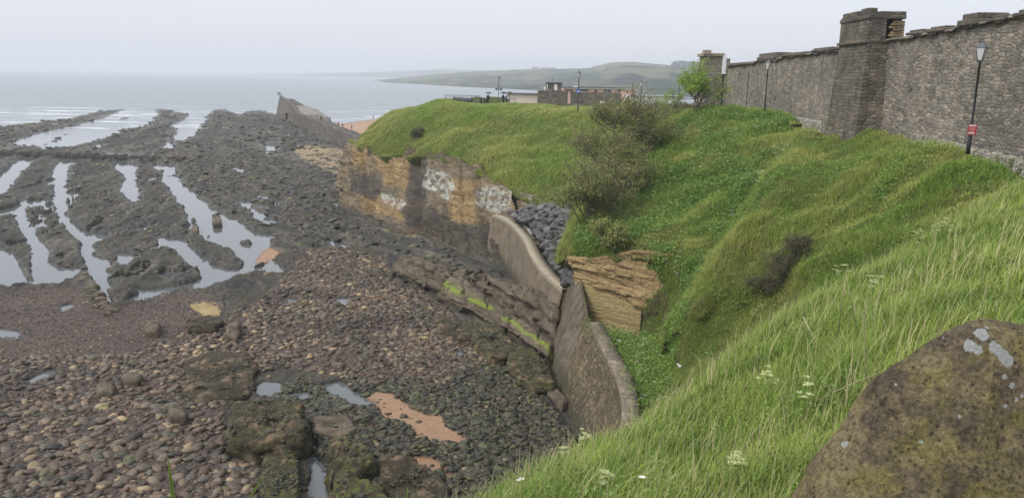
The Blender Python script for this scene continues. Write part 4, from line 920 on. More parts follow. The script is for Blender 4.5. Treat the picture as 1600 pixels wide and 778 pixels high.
# path and low kerb wall
kp = [WZ(1225,180,15.25), WZ(1262,188,15.2), WZ(1300,193,15.2), WZ(1335,199,15.2), WZ(1362,195,15.4), WZ(1385,195,15.4), WZ(1420,206,15.3), WZ(1467,220,15.2), WZ(1530,236,15.15), WZ(1600,252,15.15), WZ(1700,277,15.2), WZ(1850,315,15.3)]
kk_ = cr_interp(np.array(kp), 400); korg = kk_[200].copy(); dk_ = np.gradient(kk_, axis=0); dk_[:, 2] = 0; dk_ /= np.linalg.norm(dk_, axis=1, keepdims=True); nk = np.c_[-dk_[:, 1], dk_[:, 0], 0*dk_[:, 0]]; nk *= np.where((nk@np.array([WN[0], WN[1], 0]))[:, None] > 0, 1, -1)
rows_ = [kk_+nk*.28-[0,0,1.2], kk_+nk*.22-[0,0,.25], kk_+nk*.2+[0,0,0.0], kk_+nk*.1+[0,0,.05], kk_-nk*.15+[0,0,.05], kk_-nk*.25, kk_-nk*.3-[0,0,.9]]
Gd = cr_interp(np.stack(rows_), 24); Gd = disp_grid(Gd, [(.05, 2), (.05, 6)], False, 6)
m, t, b = mat('kerb_rubble', .9, .2); g = G(t); p = g.pos(); v = g.vor(p, 6, out=1); e_ = g.vor(p, 6, 'DISTANCE_TO_EDGE')
c_ = g.mix(g.ramp(e_, [(.0,(0,0,0)),(.08,(1,1,1))]), (.17,.155,.125), g.ramp(v, [(.1,(.27,.25,.20)),(.9,(.46,.43,.37))])); c_ = g.mix(g.ramp(g.noise(p, 2, 4), [(.5,(0,0,0)),(.65,(1,1,1))]), c_, (.12,.13,.06)); g.l(c_, b.inputs['Base Color']); g.bump(g.math('MINIMUM', e_, .2), b, 1, .3)
o = mk_grid('kerb_wall', Gd, m, origin=korg); tag(o, 'low rubble kerb wall between the grass bank and castle path', 'low wall')
P0 = np.stack([kk_-[0,0,.12]-nk*.1, kk_-[0,0,.10]-nk*1.5, kk_-nk*6-[0,0,.1]]); 
for r_ in (2,):
    s_ = (P0[0, :, :2]-PA)@WD; P0[2, :, 0] = PA[0]+WD[0]*s_-WN[0]*.4; P0[2, :, 1] = PA[1]+WD[1]*s_-WN[1]*.4; P0[2, :, 2] = 15.1
P0[1] = (P0[0]+P0[2])/2; 
mk_grid('castle_path', lin_interp(P0, 12), concrete('asphalt', (.10,.098,.09), False), kind='structure')
Pg = np.array([[(18,86,14.1),(32,84,14.9),(90,70,14.9)],[(16,105,13.8),(34,105,14.2),(90,95,14)],[(15,150,13.1),(40,150,12.6),(100,150,12)],[(11,175,12.6),(40,200,11),(110,200,10)],[(10,190,-1),(40,230,-1),(110,230,-1)]], float)
mk_grid('plateau_ground', lin_interp(lin_interp(Pg, 40).transpose(1,0,2), 40).transpose(1,0,2)-[0,0,.35], M_GRASS, kind='structure')
# ------------------------------------------------------------------ distant coast
M_HILL, t, b = mat('far_fields', .95, .05); g = G(t); p = g.pos()
c_ = g.mix(g.ramp(g.noise(g.map(p, (1,.3,1)), .006, 5, .6), [(.44,(0,0,0)),(.52,(1,1,1))]), (.03,.048,.03), (.115,.125,.07))
c_ = g.mix(g.ramp(g.noise(g.map(p, (1,.35,1)), .02, 6, .75), [(.48,(0,0,0)),(.58,(1,1,1))]), c_, (.012,.020,.014)); c_ = g.mix(g.ramp(g.noise(p, .003, 2), [(.55,(0,0,0)),(.6,(.4,.4,.4))]), c_, (.16,.13,.08)); g.l(c_, b.inputs['Base Color'])
def hill(name, sky_, shore_, depth, s, amp=3, kind='structure'):
    """skyline points (px,py,Y) and shore points (px,py)"""
    T = [W(*q) for q in sky_]; B = [WZ(x, y, 0) for x, y in shore_]
    nrow = 60
    T = lin_interp(np.array(T), 260); B = lin_interp(np.array(B), 260)
    rows_ = [B+(T-B)*np.array([v, v, v**.75])[None] for v in np.linspace(0, 1, nrow)] + [T+[0, depth*.4, 0]-[0,0,3], T+[0, depth, 0]-[0,0,T[:,2].max()+40]]
    rows_[0][:, 2] = -2
    Gd = np.stack(rows_); X, Y = Gd[..., 0], Gd[..., 1]
    v = np.concatenate((np.sin(np.linspace(0, math.pi, nrow)), [0, 0]))[:, None]
    Gd[..., 2] += v*amp*3*fbm(X*.004, Y*.004, 0, 4, s) + (.25+v)*amp*fbm(X*.02, Y*.02, 0, 3, s+3)
    return mk_grid(name, Gd, M_HILL, kind=kind)
hill('far_headland', [(380,117,6500),(415,116.5,6500),(480,115.5,6200),(523,114.5,6000),(580,113,5600),(647,110.5,5200),(690,108.5,5000),(734,110,5000),(800,110,5000),(900,110,5000)], [(380,117.6),(415,118),(480,119),(523,120),(580,121.2),(647,122.5),(690,123.5),(734,125),(800,127),(900,129)], 1500, 1, 3)
hill('coastal_hill', [(556,127,2150),(600,125,2300),(640,121,2500),(690,116,2700),(734,114,2800),(787,111.5,2800),(830,109.5,2700),(872,109.5,2500),(900,108.5,2400),(938,105,2300),(947,99.5,2250),(960,97.5,2200),(992,97.5,2200),(1042,102,2100),(1056,105,2000),(1110,106,2000),(1250,108,2000),(1500,108,2000)],
     [(556,128.2),(600,129.5),(640,131.5),(690,134.5),(734,137),(787,139.5),(830,141.5),(872,143.5),(900,145),(938,147),(947,147.5),(960,148),(992,150),(1042,153),(1056,154),(1110,158),(1250,165),(1500,170)], 900, 5, 4)
# dark wood on the skyline, a far-off mass
wv_ = []; wt_ = []; kq = 0
for k in range(260):
    x = random.uniform(1052, 1125); q = W(x, 104.5, 1960+random.uniform(-20, 20)); r_ = random.uniform(5, 10)
    V = stone_shape(ICO1, k % 9+1, flat=.9)*r_; wv_.append(V+np.array([q[0], q[1], q[2]+random.uniform(-2, 6)])); wt_.append(ICO1[1]+kq); kq += len(V)
o = mk('far_wood', np.concatenate(wv_), tris=np.concatenate(wt_), m=simple('far_wood_leaf', (.025,.045,.025), .9)); tag(o, 'dark wood on the hilltop', 'woodland', kind='stuff')
# far-off houses on the skyline
for k, (x0, x1, y0, h_) in enumerate(((831,842,108.5,3.5),(846,868,108.5,2.5))):
    a_ = W(x0, y0, 2690); b_ = W(x1, y0, 2690); mb = MB(); hh = h_*2690/F
    hs = thing('farm_building', ['narrow pale farm building on the far skyline', 'long low farm shed on the far skyline'][k], 'building', a_)
    mb.box(a_[0], b_[0], 2690, 2710, a_[2]-4, a_[2]+hh*.6); mb.build('wall', simple('far_house_wall', (.35,.35,.35)), hs, a_)
    mb = MB(); zz = a_[2]+hh*.6; V = [(a_[0]-1, 2688, zz), (b_[0]+1, 2688, zz), (b_[0]+1, 2712, zz), (a_[0]-1, 2712, zz), (a_[0], 2700, a_[2]+hh), (b_[0], 2700, a_[2]+hh)]; mb.add(V, [(0,1,5,4),(2,3,4,5),(0,4,3),(1,2,5),(0,3,2,1)]); mb.build('roof', simple('far_house_roof', (.12,.12,.13)), hs, a_)

# ------------------------------------------------------------------ street lamps
M_GLASS, t, b = mat('lantern_glass', .3, .5); b.inputs['Base Color'].default_value = (.55,.56,.55,1)
def lamp(x, ybase, ytop, Y, label):
    q = W(x, ybase, Y); top = W(x, ytop, Y); H = top[2]-q[2]
    o = thing('street_lamp', label, 'street lamp', q, 0, 'black lantern lamp posts along the path')
    z0 = q[2]
    mb = MB().lathe([(.085,-.4),(.085,.05),(.075,.08),(.065,.9),(.05,.95),(.045,H-.95),(.06,H-.93),(.03,H-.9),(.03,H-.85)], 12); 
    V = [(v[0]+q[0], v[1]+q[1], v[2]+z0) for v in mb.V]; mb.V = V; mb.build('post', M_METAL, o, q, True)
    mb = MB().tube([(q[0]-.22, q[1], z0+H-1.35), (q[0]+.22, q[1], z0+H-1.35)], .015, 6); mb.build('ladder_bar', M_METAL, o, q)
    mb = MB().lathe([(.11,H-.80),(.235,H-.32)], 4, (q[0], q[1], z0)); g_ = mb.build('lantern', M_GLASS, o, q)
    mb = MB()
    for k in range(4):
        a = math.pi/2*k; ca, sa = math.cos(a), math.sin(a)
        mb.tube([(q[0]+.03*ca, q[1]+.03*sa, z0+H-.93), (q[0]+.115*ca, q[1]+.115*sa, z0+H-.81), (q[0]+.243*ca, q[1]+.243*sa, z0+H-.31)], .013, 5)
    mb.build('lantern_frame', M_METAL, g_)
    bpy.context.view_layer.update()
    mb.V = []; 
    mb = MB().lathe([(.26,H-.32),(.255,H-.29),(.12,H-.17),(.07,H-.13),(.06,H-.06),(.015,H-.03),(.01,H+.06)], 4, (q[0], q[1], z0)); r_ = mb.build('lantern_roof', M_GREY, o, q)
    return o, q, H
def fix_sub(o):      # sub-parts were built in world space: make them local to their part
    for ch in o.children:
        for g2 in ch.children:
            if not g2.get('fixed'):
                g2.data.transform(Matrix.Translation(-Vector(o.location))); g2['fixed'] = 1
lamps = [(1514,226,62,33.5,'nearest lamp post with a red notice on its pole'), (1195,168,92,66,'lamp post in front of the plain middle stretch of castle wall'), (1060,165,118,108,'lamp post between the green tree and the pink building end'),
    (1001,163,126,125,'smallest lamp post rising behind the clipped hedge'), (903,169,110,98,'lamp post with a blue sign in front of the rubble wall'), (779,162,119,128,'lamp post with hanging signs beside the people with umbrellas')]
LP = [lamp(*a) for a in lamps]
for a in LP: fix_sub(a[0])
# notice on the nearest lamp
o, q, H = LP[0]
M_RED = simple('red_enamel', (.55,.05,.06), .5, .4, .08); M_WHITE = simple('white_paint', (.8,.8,.8), .6, .3, .04); M_BLUE = simple('blue_enamel', (.03,.12,.40), .5, .4, .08)
sg = MB(); zb = q[2]+.40; sg.box(q[0]-.17, q[0]+.17, q[1]-.10, q[1]-.085, zb, zb+.44)
sp = thing('notice', 'small red notice with white lettering fixed low on the nearest lamp post', 'sign', (q[0], q[1]-.09, zb)); so = tuple(sp.location)
sg.build('plate', M_RED, sp, so)
mb = MB(); mb.box(q[0]-.14, q[0]+.14, q[1]-.105, q[1]-.1005, zb+.355, zb+.41); mb.build('white_band', M_WHITE, sp, so); mb = MB(); mb.box(q[0]-.15, q[0]+.10, q[1]-.105, q[1]-.1005, zb+.055, zb+.11); mb.build('white_band', M_WHITE, sp, so)
def text(body, size, loc, m, parent, origin, name='lettering', rx=math.pi/2):
    cu_ = bpy.data.curves.new(name, 'FONT'); cu_.body = body; cu_.size = size; cu_.align_x = 'CENTER'; cu_.align_y = 'CENTER'; cu_.extrude = .001
    cu_.materials.append(m); o_ = bpy.data.objects.new(name, cu_); C.objects.link(o_); o_.parent = parent
    o_.location = (loc[0]-origin[0], loc[1]-origin[1], loc[2]-origin[2]); o_.rotation_euler = (rx, 0, 0); return o_
M_PINKW = simple('faded_lettering', (.75,.40,.42), .6, .3, .2)
mb = MB()
for k, (w_, zz) in enumerate(((.22,.31),(.20,.28),(.24,.25),(.24,.22),(.22,.19),(.20,.16),(.12,.025))):
    n_ = 7; x = -w_/2
    for j in range(n_):
        ww = w_/n_*random.uniform(.55, .85); mb.box(q[0]+x, q[0]+x+ww, q[1]-.104, q[1]-.1005, zb+zz, zb+zz+.018); x += w_/n_
mb.build('lettering', M_PINKW, sp, so)
o, q, H = LP[4]
sp = thing('blue_sign', 'blue square sign on the lamp post before the rubble wall', 'sign', (q[0], q[1]-.1, q[2]+1.9)); so = tuple(sp.location)
MB().box(q[0]-.28, q[0]+.2, q[1]-.12, q[1]-.09, q[2]+1.75, q[2]+2.25).build('plate', M_BLUE, sp, so)
MB().box(q[0]-.18, q[0]+.1, q[1]-.13, q[1]-.1225, q[2]+1.9, q[2]+2.0).build('emblem', M_WHITE, sp, so)
o, q, H = LP[5]
sp = thing('hanging_basket_pair', 'dark signs and plants hanging on both sides of the seaward lamp post', 'hanging basket', (q[0], q[1], q[2]+2.2)); so = tuple(sp.location)
for dx in (-.33, .33):
    V = stone_shape(ICO2, 3, flat=.7)*.24+np.array([q[0]+dx, q[1], q[2]+2.2]); mk('basket', V, tris=ICO2[1], m=simple('basket_leaf', (.04,.10,.09)), parent=sp, origin=so)
MB().tube([(q[0]-.4, q[1], q[2]+2.5), (q[0]+.4, q[1], q[2]+2.5)], .02, 5).build('bracket', M_METAL, sp, so)

# ------------------------------------------------------------------ buildings on the far side of the green
def P_at(px, py, Y): return W(px, py, Y)
def wallbox(mb, x0, x1, ytop, ybot, Y, d, ex=0):
    a = W(x0, ytop, Y); b_ = W(x1, ytop, Y); c_ = W((x0+x1)/2, ybot, Y); mb.box(a[0], b_[0], Y, Y+d, c_[2]-ex, (a[2]+b_[2])/2); return a, b_, c_
M_PINK = simple('pink_render', (.80,.53,.44), .85, .2, .12); M_CREAM = simple('cream_render', (.85,.72,.62), .85, .2, .08); M_OFFW = simple('white_render', (.85,.84,.80), .85, .2, .06)
M_ROOF = simple('dark_roof', (.10,.10,.105), .8); M_DARKGL = simple('window_dark', (.05,.055,.06), .3, .5)
Yb = 140
q = W(905, 166, Yb); rw = thing('rubble_wall', 'long low rubble garden wall with a pink doorway', 'wall', q); ro = tuple(q)
for seg in ((840,887.2,141.5,167),(891.6,904,143.2,167),(904,971,144.8,168)):
    mb = MB(); wallbox(mb, *seg, Yb, .6, 1); boxuv(mb.build('masonry', M_PALESTONE, rw, ro))
mb = MB(); wallbox(mb, 884, 895, 139.6, 143.5, Yb-.02, .65); boxuv(mb.build('lintel', M_PALESTONE, rw, ro))
mb = MB(); wallbox(mb, 887.3, 891.5, 144, 162, Yb+.1, .1, .5); mb.build('door', M_PINK, rw, ro)
q = W(866, 141, Yb+3); tw_ = thing('stone_lookout', 'small flat roofed stone tower with a pale door', 'tower', q); ro = tuple(q)
mb = MB(); wallbox(mb, 854.5, 878, 131, 146, Yb+3, 3); boxuv(mb.build('masonry', M_PALESTONE, tw_, ro))
mb = MB(); wallbox(mb, 853, 879.5, 129, 131, Yb+2.8, 3.4); mb.build('roof', M_ROOF, tw_, ro)
mb = MB(); wallbox(mb, 866, 871, 132.3, 141.5, Yb+2.93, .1); mb.build('door', M_OFFW, tw_, ro)
mb = MB(); wallbox(mb, 855, 856.2, 131, 141.5, Yb+2.93, .1); wallbox(mb, 850, 852.5, 136, 141.5, Yb+2.93, .3); mb.build('trim', M_OFFW, tw_, ro)
MB().tube([W(863, 130, Yb+4), W(863, 119.5, Yb+4)], .03, 5).build('aerial', M_METAL, tw_, ro)
q = W(940, 150, 150); pb = thing('pink_building', 'long single storey pink building with a dark flat roof behind the rubble wall', 'building', q); ro = tuple(q)
mb = MB(); a, b_, c_ = wallbox(mb, 880, 996.5, 139, 165, 150, 10, 2); mb.build('wall', M_PINK, pb, ro)
mb = MB(); wallbox(mb, 879, 997, 137.0, 138.0, 149.6, 10.8); mb.build('roof', M_ROOF, pb, ro)
mb = MB(); wallbox(mb, 879.5, 996.8, 138.02, 139.6, 149.7, .25); mb.build('fascia', M_OFFW, pb, ro)
for (x0, x1, y0, y1) in ((903,919,139.9,143),(929,933,141,145),(943.5,955,140,145),(965,970,141,144)):
    mb = MB(); wallbox(mb, x0, x1, y0, y1, 149.93, .1); f_ = mb.build('window', M_DARKGL, pb, ro)
    if x1-x0 > 8:
        for k in range(1, 4):
            xx = x0+(x1-x0)*k/4; mb = MB(); wallbox(mb, xx-.25, xx+.25, y0, y1, 149.88, .04); mb.build('glazing_bar', M_OFFW, f_, ro)
mb = MB(); wallbox(mb, 993.5, 996.4, 139.7, 160, 149.9, .12); mb.build('corner_trim', M_OFFW, pb, ro)
mb = MB(); wallbox(mb, 896.5, 904, 135, 137, 151, 1.5); mb.build('roof_vent', M_OFFW, pb, ro)
q = W(818, 150, 145); cb = thing('cream_building', 'low cream walled building with a dark flat roof nearest the sea', 'building', q); ro = tuple(q)
mb = MB(); wallbox(mb, 793, 841, 147.6, 166, 145, 6, 1); mb.build('wall', M_CREAM, cb, ro); mb = MB(); wallbox(mb, 791.5, 841, 146.6, 147.6, 144.7, 6.5); mb.build('roof', M_ROOF, cb, ro)
q = W(1020, 156, 146); wb = thing('white_building', 'low white walled building behind the hedge', 'building', q); ro = tuple(q)
mb = MB(); wallbox(mb, 986, 1066, 151, 170, 146, 6, 1); mb.build('wall', M_OFFW, wb, ro); mb = MB(); wallbox(mb, 985, 1067, 149.8, 151, 145.7, 6.5); mb.build('roof', simple('light_roof', (.32,.32,.33)), wb, ro)
mb = MB(); wallbox(mb, 1066, 1086, 153, 156, 146.5, 5); mb.build('side_shed', simple('shed_grey', (.35,.38,.42)), wb, ro)
q = W(978, 160, 138); gb = thing('gabled_porch', 'small stone gable with pale raked coping at the end of the rubble wall', 'shed', q); ro = tuple(q)
A0, A1, A2 = W(972, 166, 138), W(990, 166, 138), W(981, 149, 138); B0 = [(p_[0], p_[1]+3, p_[2]) for p_ in (A0, A1, A2)]
boxuv(MB().add([A0, A1, A2]+B0, [(0,1,2),(5,4,3),(0,3,4,1),(1,4,5,2),(2,5,3,0)]).build('gable', M_PALESTONE, gb, ro))
MB().tube([W(970, 167, 137.8), W(981, 148, 137.8)], .12, 4).build('raked_coping', M_OFFW, gb, ro)
# low retaining wall and bench-like sign on the green
a_ = W(800, 165, 120); b_ = W(975, 167, 118)
pw = MB(); q0 = W(797, 159.5, 131); q1 = W(975, 163, 131); pw.box(q0[0], q1[0], 131, 131.5, q1[2]-.6, q0[2]-.15); o = boxuv(pw.build('retaining_wall', M_PALESTONE, None, None)); tag(o, 'low grey stone kerb wall running across the green below the buildings', 'low wall')
q = W(941, 165, 112); bd = thing('information_board', 'small white topped information board on the green', 'sign board', q); ro = tuple(q)
q1 = W(938, 158.5, 112); q2 = W(944.5, 161.5, 112)
MB().box(q1[0], q2[0], 111.95, 112.05, q2[2], q1[2]).build('board', M_OFFW, bd, ro)
for xx in (q1[0]+.04, q2[0]-.04): MB().box(xx-.03, xx+.03, 111.97, 112.03, q[2]-.3, q2[2]).build('leg', M_GREY, bd, ro)
# railings
def railing(name, label, pts, h_, gap, kind_='railing'):
    q = pts[0]; o = thing(name, label, 'railing', q); ro = tuple(q)
    for k in range(len(pts)-1):
        a = Vector(pts[k]); b2 = Vector(pts[k+1]); n_ = max(2, int((b2-a).length/gap))
        mb = MB()
        mb.tube([a+Vector((0,0,h_)), b2+Vector((0,0,h_))], .03, 5); mb.tube([a+Vector((0,0,.12)), b2+Vector((0,0,.12))], .02, 5)
        for j in range(n_+1):
            p_ = a.lerp(b2, j/n_); mb.tube([p_+Vector((0,0,.1)), p_+Vector((0,0,h_))], .016, 4, False)
        mb.build('rail_panel', M_GREY, o, ro)
    for p_ in pts:
        MB().tube([Vector(p_)-Vector((0,0,.5)), Vector(p_)+Vector((0,0,h_+.06))], .04, 6).build('post', M_METAL, o, ro)
    return o
railing('safety_railing', 'tall grey railing enclosing the seaward corner of the headland', [W(696,161,123), W(708,161,123), W(722,161.5,122), W(737,162,121), W(750,162.5,119)], 1.15, .16)
railing('path_railing', 'dark railing along the path beside the people', [W(750,164,126), W(769,164,126.5), W(788,164,127), W(806,164,128)], .95, .22)
q = W(725, 160.5, 121.5); o = thing('cannon', 'long dark cannon barrel lying behind the railing', 'cannon', q); ro = tuple(q)
MB().tube([W(708,153.5,122.5), W(712,154.2,122.4), W(737,157.5,121.5), W(738.5,157.6,121.4)], [.2, .26, .33, .2], 12).build('barrel', M_GREY, o, ro, True)
MB().box(q[0]-.3, q[0]+1.0, q[1]-.3, q[1]+.4, q[2]-.4, q[2]+.25).build('carriage', M_METAL, o, ro, bevel=.04)
for k, x in enumerate((752,757,761)):
    q = W(x, 165, 118); o = MB().lathe([(.12,-.3),(.12,.85),(.14,.87),(.14,.95),(.05,1.0)], 10, q).build('bollard', M_METAL, None, tuple(q), True); tag(o, 'short dark bollard where the railing ends', 'bollard', 'bollards by the railing')

# ------------------------------------------------------------------ people (all far away, 6-12 px tall)
def person_mesh(pose=0):
    me = bpy.data.meshes.new('body'); st = .12*(1 if pose == 0 else 2)
    J = [(0,0,.95,.13),(0,0,1.15,.13),(0,0,1.40,.16),(0,0,1.50,.07),(0,0,1.60,.09),(0,0,1.70,.085),
         (.09,0,.9,.1),(.10,st*.3,.5,.07),(.10,st,.08,.05),(.10,st+.14,.03,.04),
         (-.09,0,.9,.1),(-.10,-st*.3,.5,.07),(-.10,-st,.08,.05),(-.10,-st+.14,.03,.04),
         (.2,0,1.38,.065),(.27,-.03,1.12,.05),(.26,.08,.88,.04),(-.2,0,1.38,.065),(-.27,.03,1.12,.05),(-.2,.22 if pose == 2 else .05,1.2 if pose == 2 else .9,.04)]
    Ed = [(0,1),(1,2),(2,3),(3,4),(4,5),(0,6),(6,7),(7,8),(8,9),(0,10),(10,11),(11,12),(12,13),(2,14),(14,15),(15,16),(2,17),(17,18),(18,19)]
    me.from_pydata([j[:3] for j in J], Ed, []); bm_ = bmesh.new(); bm_.from_mesh(me); bm_.verts.layers.skin.verify(); bm_.to_mesh(me); bm_.free()
    o = bpy.data.objects.new('tmp', me); C.objects.link(o); md = o.modifiers.new('s', 'SKIN')
    sv = me.skin_vertices[0].data
    for k, j in enumerate(J): sv[k].radius = (j[3], j[3]*.8); sv[k].use_root = (k == 0)
    o.modifiers.new('sub', 'SUBSURF').levels = 1
    bpy.context.view_layer.update(); dg = bpy.context.evaluated_depsgraph_get()
    m2 = bpy.data.meshes.new_from_object(o.evaluated_get(dg)); bpy.data.objects.remove(o); 
    for f in m2.polygons: f.use_smooth = True
    return m2
PM = [person_mesh(k) for k in (0, 1, 2)]
def body_mat(name, top, leg):
    m, t, b = mat(name, .8, .2); g = G(t); s_ = g.n('ShaderNodeSeparateXYZ'); g.l(g.obj(), s_.inputs[0])
    r_ = g.n('ShaderNodeValToRGB'); e = r_.color_ramp.elements; r_.color_ramp.interpolation = 'CONSTANT'
    e[0].position = 0; e[0].color = (*leg, 1); e[1].position = .93/1.8; e[1].color = (*top, 1)
    x = e.new(1.5/1.8); x.color = (.42,.28,.21,1); x = e.new(1.70/1.8); x.color = (.04,.03,.02,1)
    g.l(g.math('MULTIPLY', s_.outputs[2], 1/1.8), r_.inputs[0]); g.l(r_.outputs[0], b.inputs['Base Color']); return m
BM = {'dark': body_mat('dark_clothes', (.03,.03,.035), (.03,.03,.04)), 'blue': body_mat('blue_clothes', (.05,.07,.13), (.03,.03,.04)), 'brown': body_mat('brown_clothes', (.16,.11,.07), (.05,.045,.05)), 'white': body_mat('pale_clothes', (.62,.62,.62), (.03,.03,.04)), 'red': body_mat('red_clothes', (.30,.06,.05), (.04,.04,.06))}
def person(q, label, cl, pose=0, rz=0, hair=False):
    me = PM[pose].copy(); me.materials.clear(); me.materials.append(BM[cl]); o = bpy.data.objects.new('person', me); C.objects.link(o)
    o.location = q; o.rotation_euler = (0, 0, rz); return tag(o, label, 'person')
pz = T[6][2] if False else None
def onpier(px, py, Y): return W(px, py, Y)
for a in ((onpier(434.6,150.5,336), 'person in dark clothes standing at the outer corner of the pier head', 'dark', 0, .3), (onpier(440,150.8,336), 'person in brown clothes second from the pier end', 'brown', 0, 2), (onpier(437.3,150.6,337), 'person standing between two others on the pier head', 'blue', 0, 1),
          (onpier(481,175.5,300), 'person in dark clothes standing on the pale quay', 'dark', 1, 1.2), (onpier(487,177.5,296), 'person in a grey-blue coat near the quay steps', 'blue', 0, 2.5), (onpier(501.5,189,256), 'person sitting low on the pier wall', 'brown', 0, .4),
          (WZ(529,198.5,.5), 'person in a red top walking on the sand beside the pier', 'red', 1, 1), (WZ(535.5,201,.3), 'tall person in dark clothes walking on the sand', 'dark', 1, .6), (WZ(549.5,204,.3), 'person in brown clothes walking on the sand near the headland', 'brown', 1, 4), (WZ(583.5,186.5,.1), 'person in dark clothes walking at the water edge above the headland', 'dark', 1, 1),
          (W(762.5,165.3,122), 'person under a white topped umbrella by the railing', 'dark', 2, .2), (W(786,165.3,121), 'person in dark clothes under a wide dark umbrella', 'dark', 2, .5), (W(795,165.6,120), 'person in a pale jacket under a dark umbrella', 'white', 2, 3.4), (W(792,165.6,121.5), 'person in blue walking close behind the pale jacket', 'blue', 0, .8)):
    person(*a)
def umbrella(q, label, m):
    o = thing('umbrella', label, 'umbrella', q); ro = tuple(q); n_ = 8; prof = [(.02,.33),(.2,.30),(.38,.2),(.52,.03)]
    V = []; Fc = []
    for r_, z in prof: V += [(q[0]+r_*math.cos(2*math.pi*k/n_), q[1]+r_*math.sin(2*math.pi*k/n_), q[2]+z) for k in range(n_)]
    for i in range(3): Fc += [(i*n_+k, i*n_+(k+1) % n_, (i+1)*n_+(k+1) % n_, (i+1)*n_+k) for k in range(n_)]
    Fc.append(tuple(range(n_)))
    c_ = mk('canopy', V, faces=Fc, m=m, parent=o, origin=ro, smooth=False); s_ = c_.modifiers.new('s', 'SOLIDIFY'); s_.thickness = .01
    MB().tube([(q[0], q[1], q[2]-.75), (q[0], q[1], q[2]+.38)], .012, 6).build('handle', M_METAL, o, ro)
for x, Y, lab, m_ in ((763,122,'dark umbrella with a pale top furthest from the buildings',M_GREY),(786.5,121,'wide dark umbrella on the left of the close pair',M_METAL),(796,120,'dark rounded umbrella on the right of the close pair',simple('umbrella_brown',(.08,.06,.06)))):
    q = list(W(x, 165.4, Y)); q[2] += 1.72; q[1] -= .15; umbrella(tuple(q), lab, m_)

# ------------------------------------------------------------------ gulls
M_GULLW = simple('gull_white', (.8,.8,.8), .7, .2, .05); M_GULLG = simple('gull_grey', (.30,.32,.35), .7); M_GULLY = simple('gull_bill', (.7,.45,.05), .6)
def gull(q, label, s=1.0, rz=0):
    o = thing('seagull', label, 'seagull', q, rz, 'gulls resting on the cliff ledges')
    J = [(-.26,0,.15,.02),(-.14,0,.17,.06),(0,0,.18,.095),(.12,0,.21,.08),(.18,0,.29,.045),(.21,0,.335,.045),(.27,0,.33,.012)]
    mb = MB().tube([(a*s, b*s, c*s) for a, b, c, r in J], [r*s for *_, r in J], 10); mb.build('body', M_GULLW, o, None, True)
    for sd3 in (-1, 1):
        mb = MB(); mb.add([(.10*s, sd3*.085*s, .24*s), (-.05*s, sd3*.11*s, .24*s), (-.33*s, sd3*.03*s, .16*s), (-.05*s, sd3*.11*s, .13*s), (.08*s, sd3*.09*s, .15*s), (-.05*s, sd3*.07*s, .19*s)], [(0,1,2,3,4),(5,1,0),(5,2,1),(5,3,2),(5,4,3),(5,0,4)]); mb.build('wing', M_GULLG, o)
        MB().tube([(0, sd3*.03*s, .1*s), (0, sd3*.03*s, 0)], .008*s, 5).build('leg', M_GULLY, o)
    MB().tube([(.25*s, 0, .33*s), (.31*s, 0, .32*s)], [.012*s, .003*s], 6).build('bill', M_GULLY, o)
for k, (x, y, Y, lab) in enumerate(((951,377,53.4,'left gull of the pair in the grass above the overhang'),(963,377,53.2,'right gull of the pair in the grass above the overhang'),(990,408,49.3,'gull on the brown lip directly above the yellow slab'),(1047,400,47.6,'gull on the right end of the overhanging ledges'),(1064,577,35.6,'gull low on the crumbling rock of the bank'))):
    q = W(x, y, Y-.5); gull(q, lab, .75, .7*k)
q = WZ(450, 214, .7); gull(q, 'white gull standing on the weedy reef before the pier', 1.4, 1)
# ------------------------------------------------------------------ loose stones
def in_poly(x, y, P):
    P = np.array(P, float); ins = np.zeros(x.shape, bool)
    for i in range(len(P)):
        a = P[i]; c = P[(i+1) % len(P)]; cond = (a[1] > y) != (c[1] > y)
        ins ^= cond & (x < (c[0]-a[0])*(y-a[1])/(c[1]-a[1]+1e-12)+a[0])
    return ins
def stone_mat(name, island):
    m, t, b = mat(name, .55, .4); g = G(t)
    rnd = g.n('ShaderNodeNewGeometry').outputs['Random Per Island'] if island else g.n('ShaderNodeObjectInfo').outputs['Random']
    c = g.ramp(rnd, [(0,(.035,.03,.022)),(.2,(.08,.055,.038)),(.4,(.14,.088,.06)),(.55,(.085,.072,.055)),(.7,(.19,.135,.085)),(.85,(.11,.10,.085)),(.95,(.26,.19,.11)),(1,(.40,.31,.18))])
    n = g.noise(g.pos(), 11, 6, .7); c = g.mix(.6, c, g.ramp(n, [(.3,(.5,.5,.5)),(.7,(1.3,1.3,1.3))]), 'MULTIPLY')
    wetn = g.noise(g.pos(), .13, 5, .65); c = g.mix(1, c, g.ramp(wetn, [(.38,(.48,.47,.46)),(.5,(.9,.9,.9)),(.62,(1.25,1.2,1.12))]), 'MULTIPLY'); al = g.ramp(g.noise(g.pos(), .8, 4, .6), [(.60,(0,0,0)),(.72,(.75,.75,.75))]); c = g.mix(al, c, (.06,.085,.02))
    g.l(c, b.inputs['Base Color']); g.bump(n, b, .5, .03); return m
M_COB = stone_mat('cobble_stone', False); M_COBS = stone_mat('cobble_stones_many', True)
SH = [stone_shape(ICO1, k+1, .9 if k % 2 else .5, .42) for k in range(14)]; SH2 = [stone_shape(ICO2, k+1, .9 if k % 2 else .5, .42) for k in range(14)]
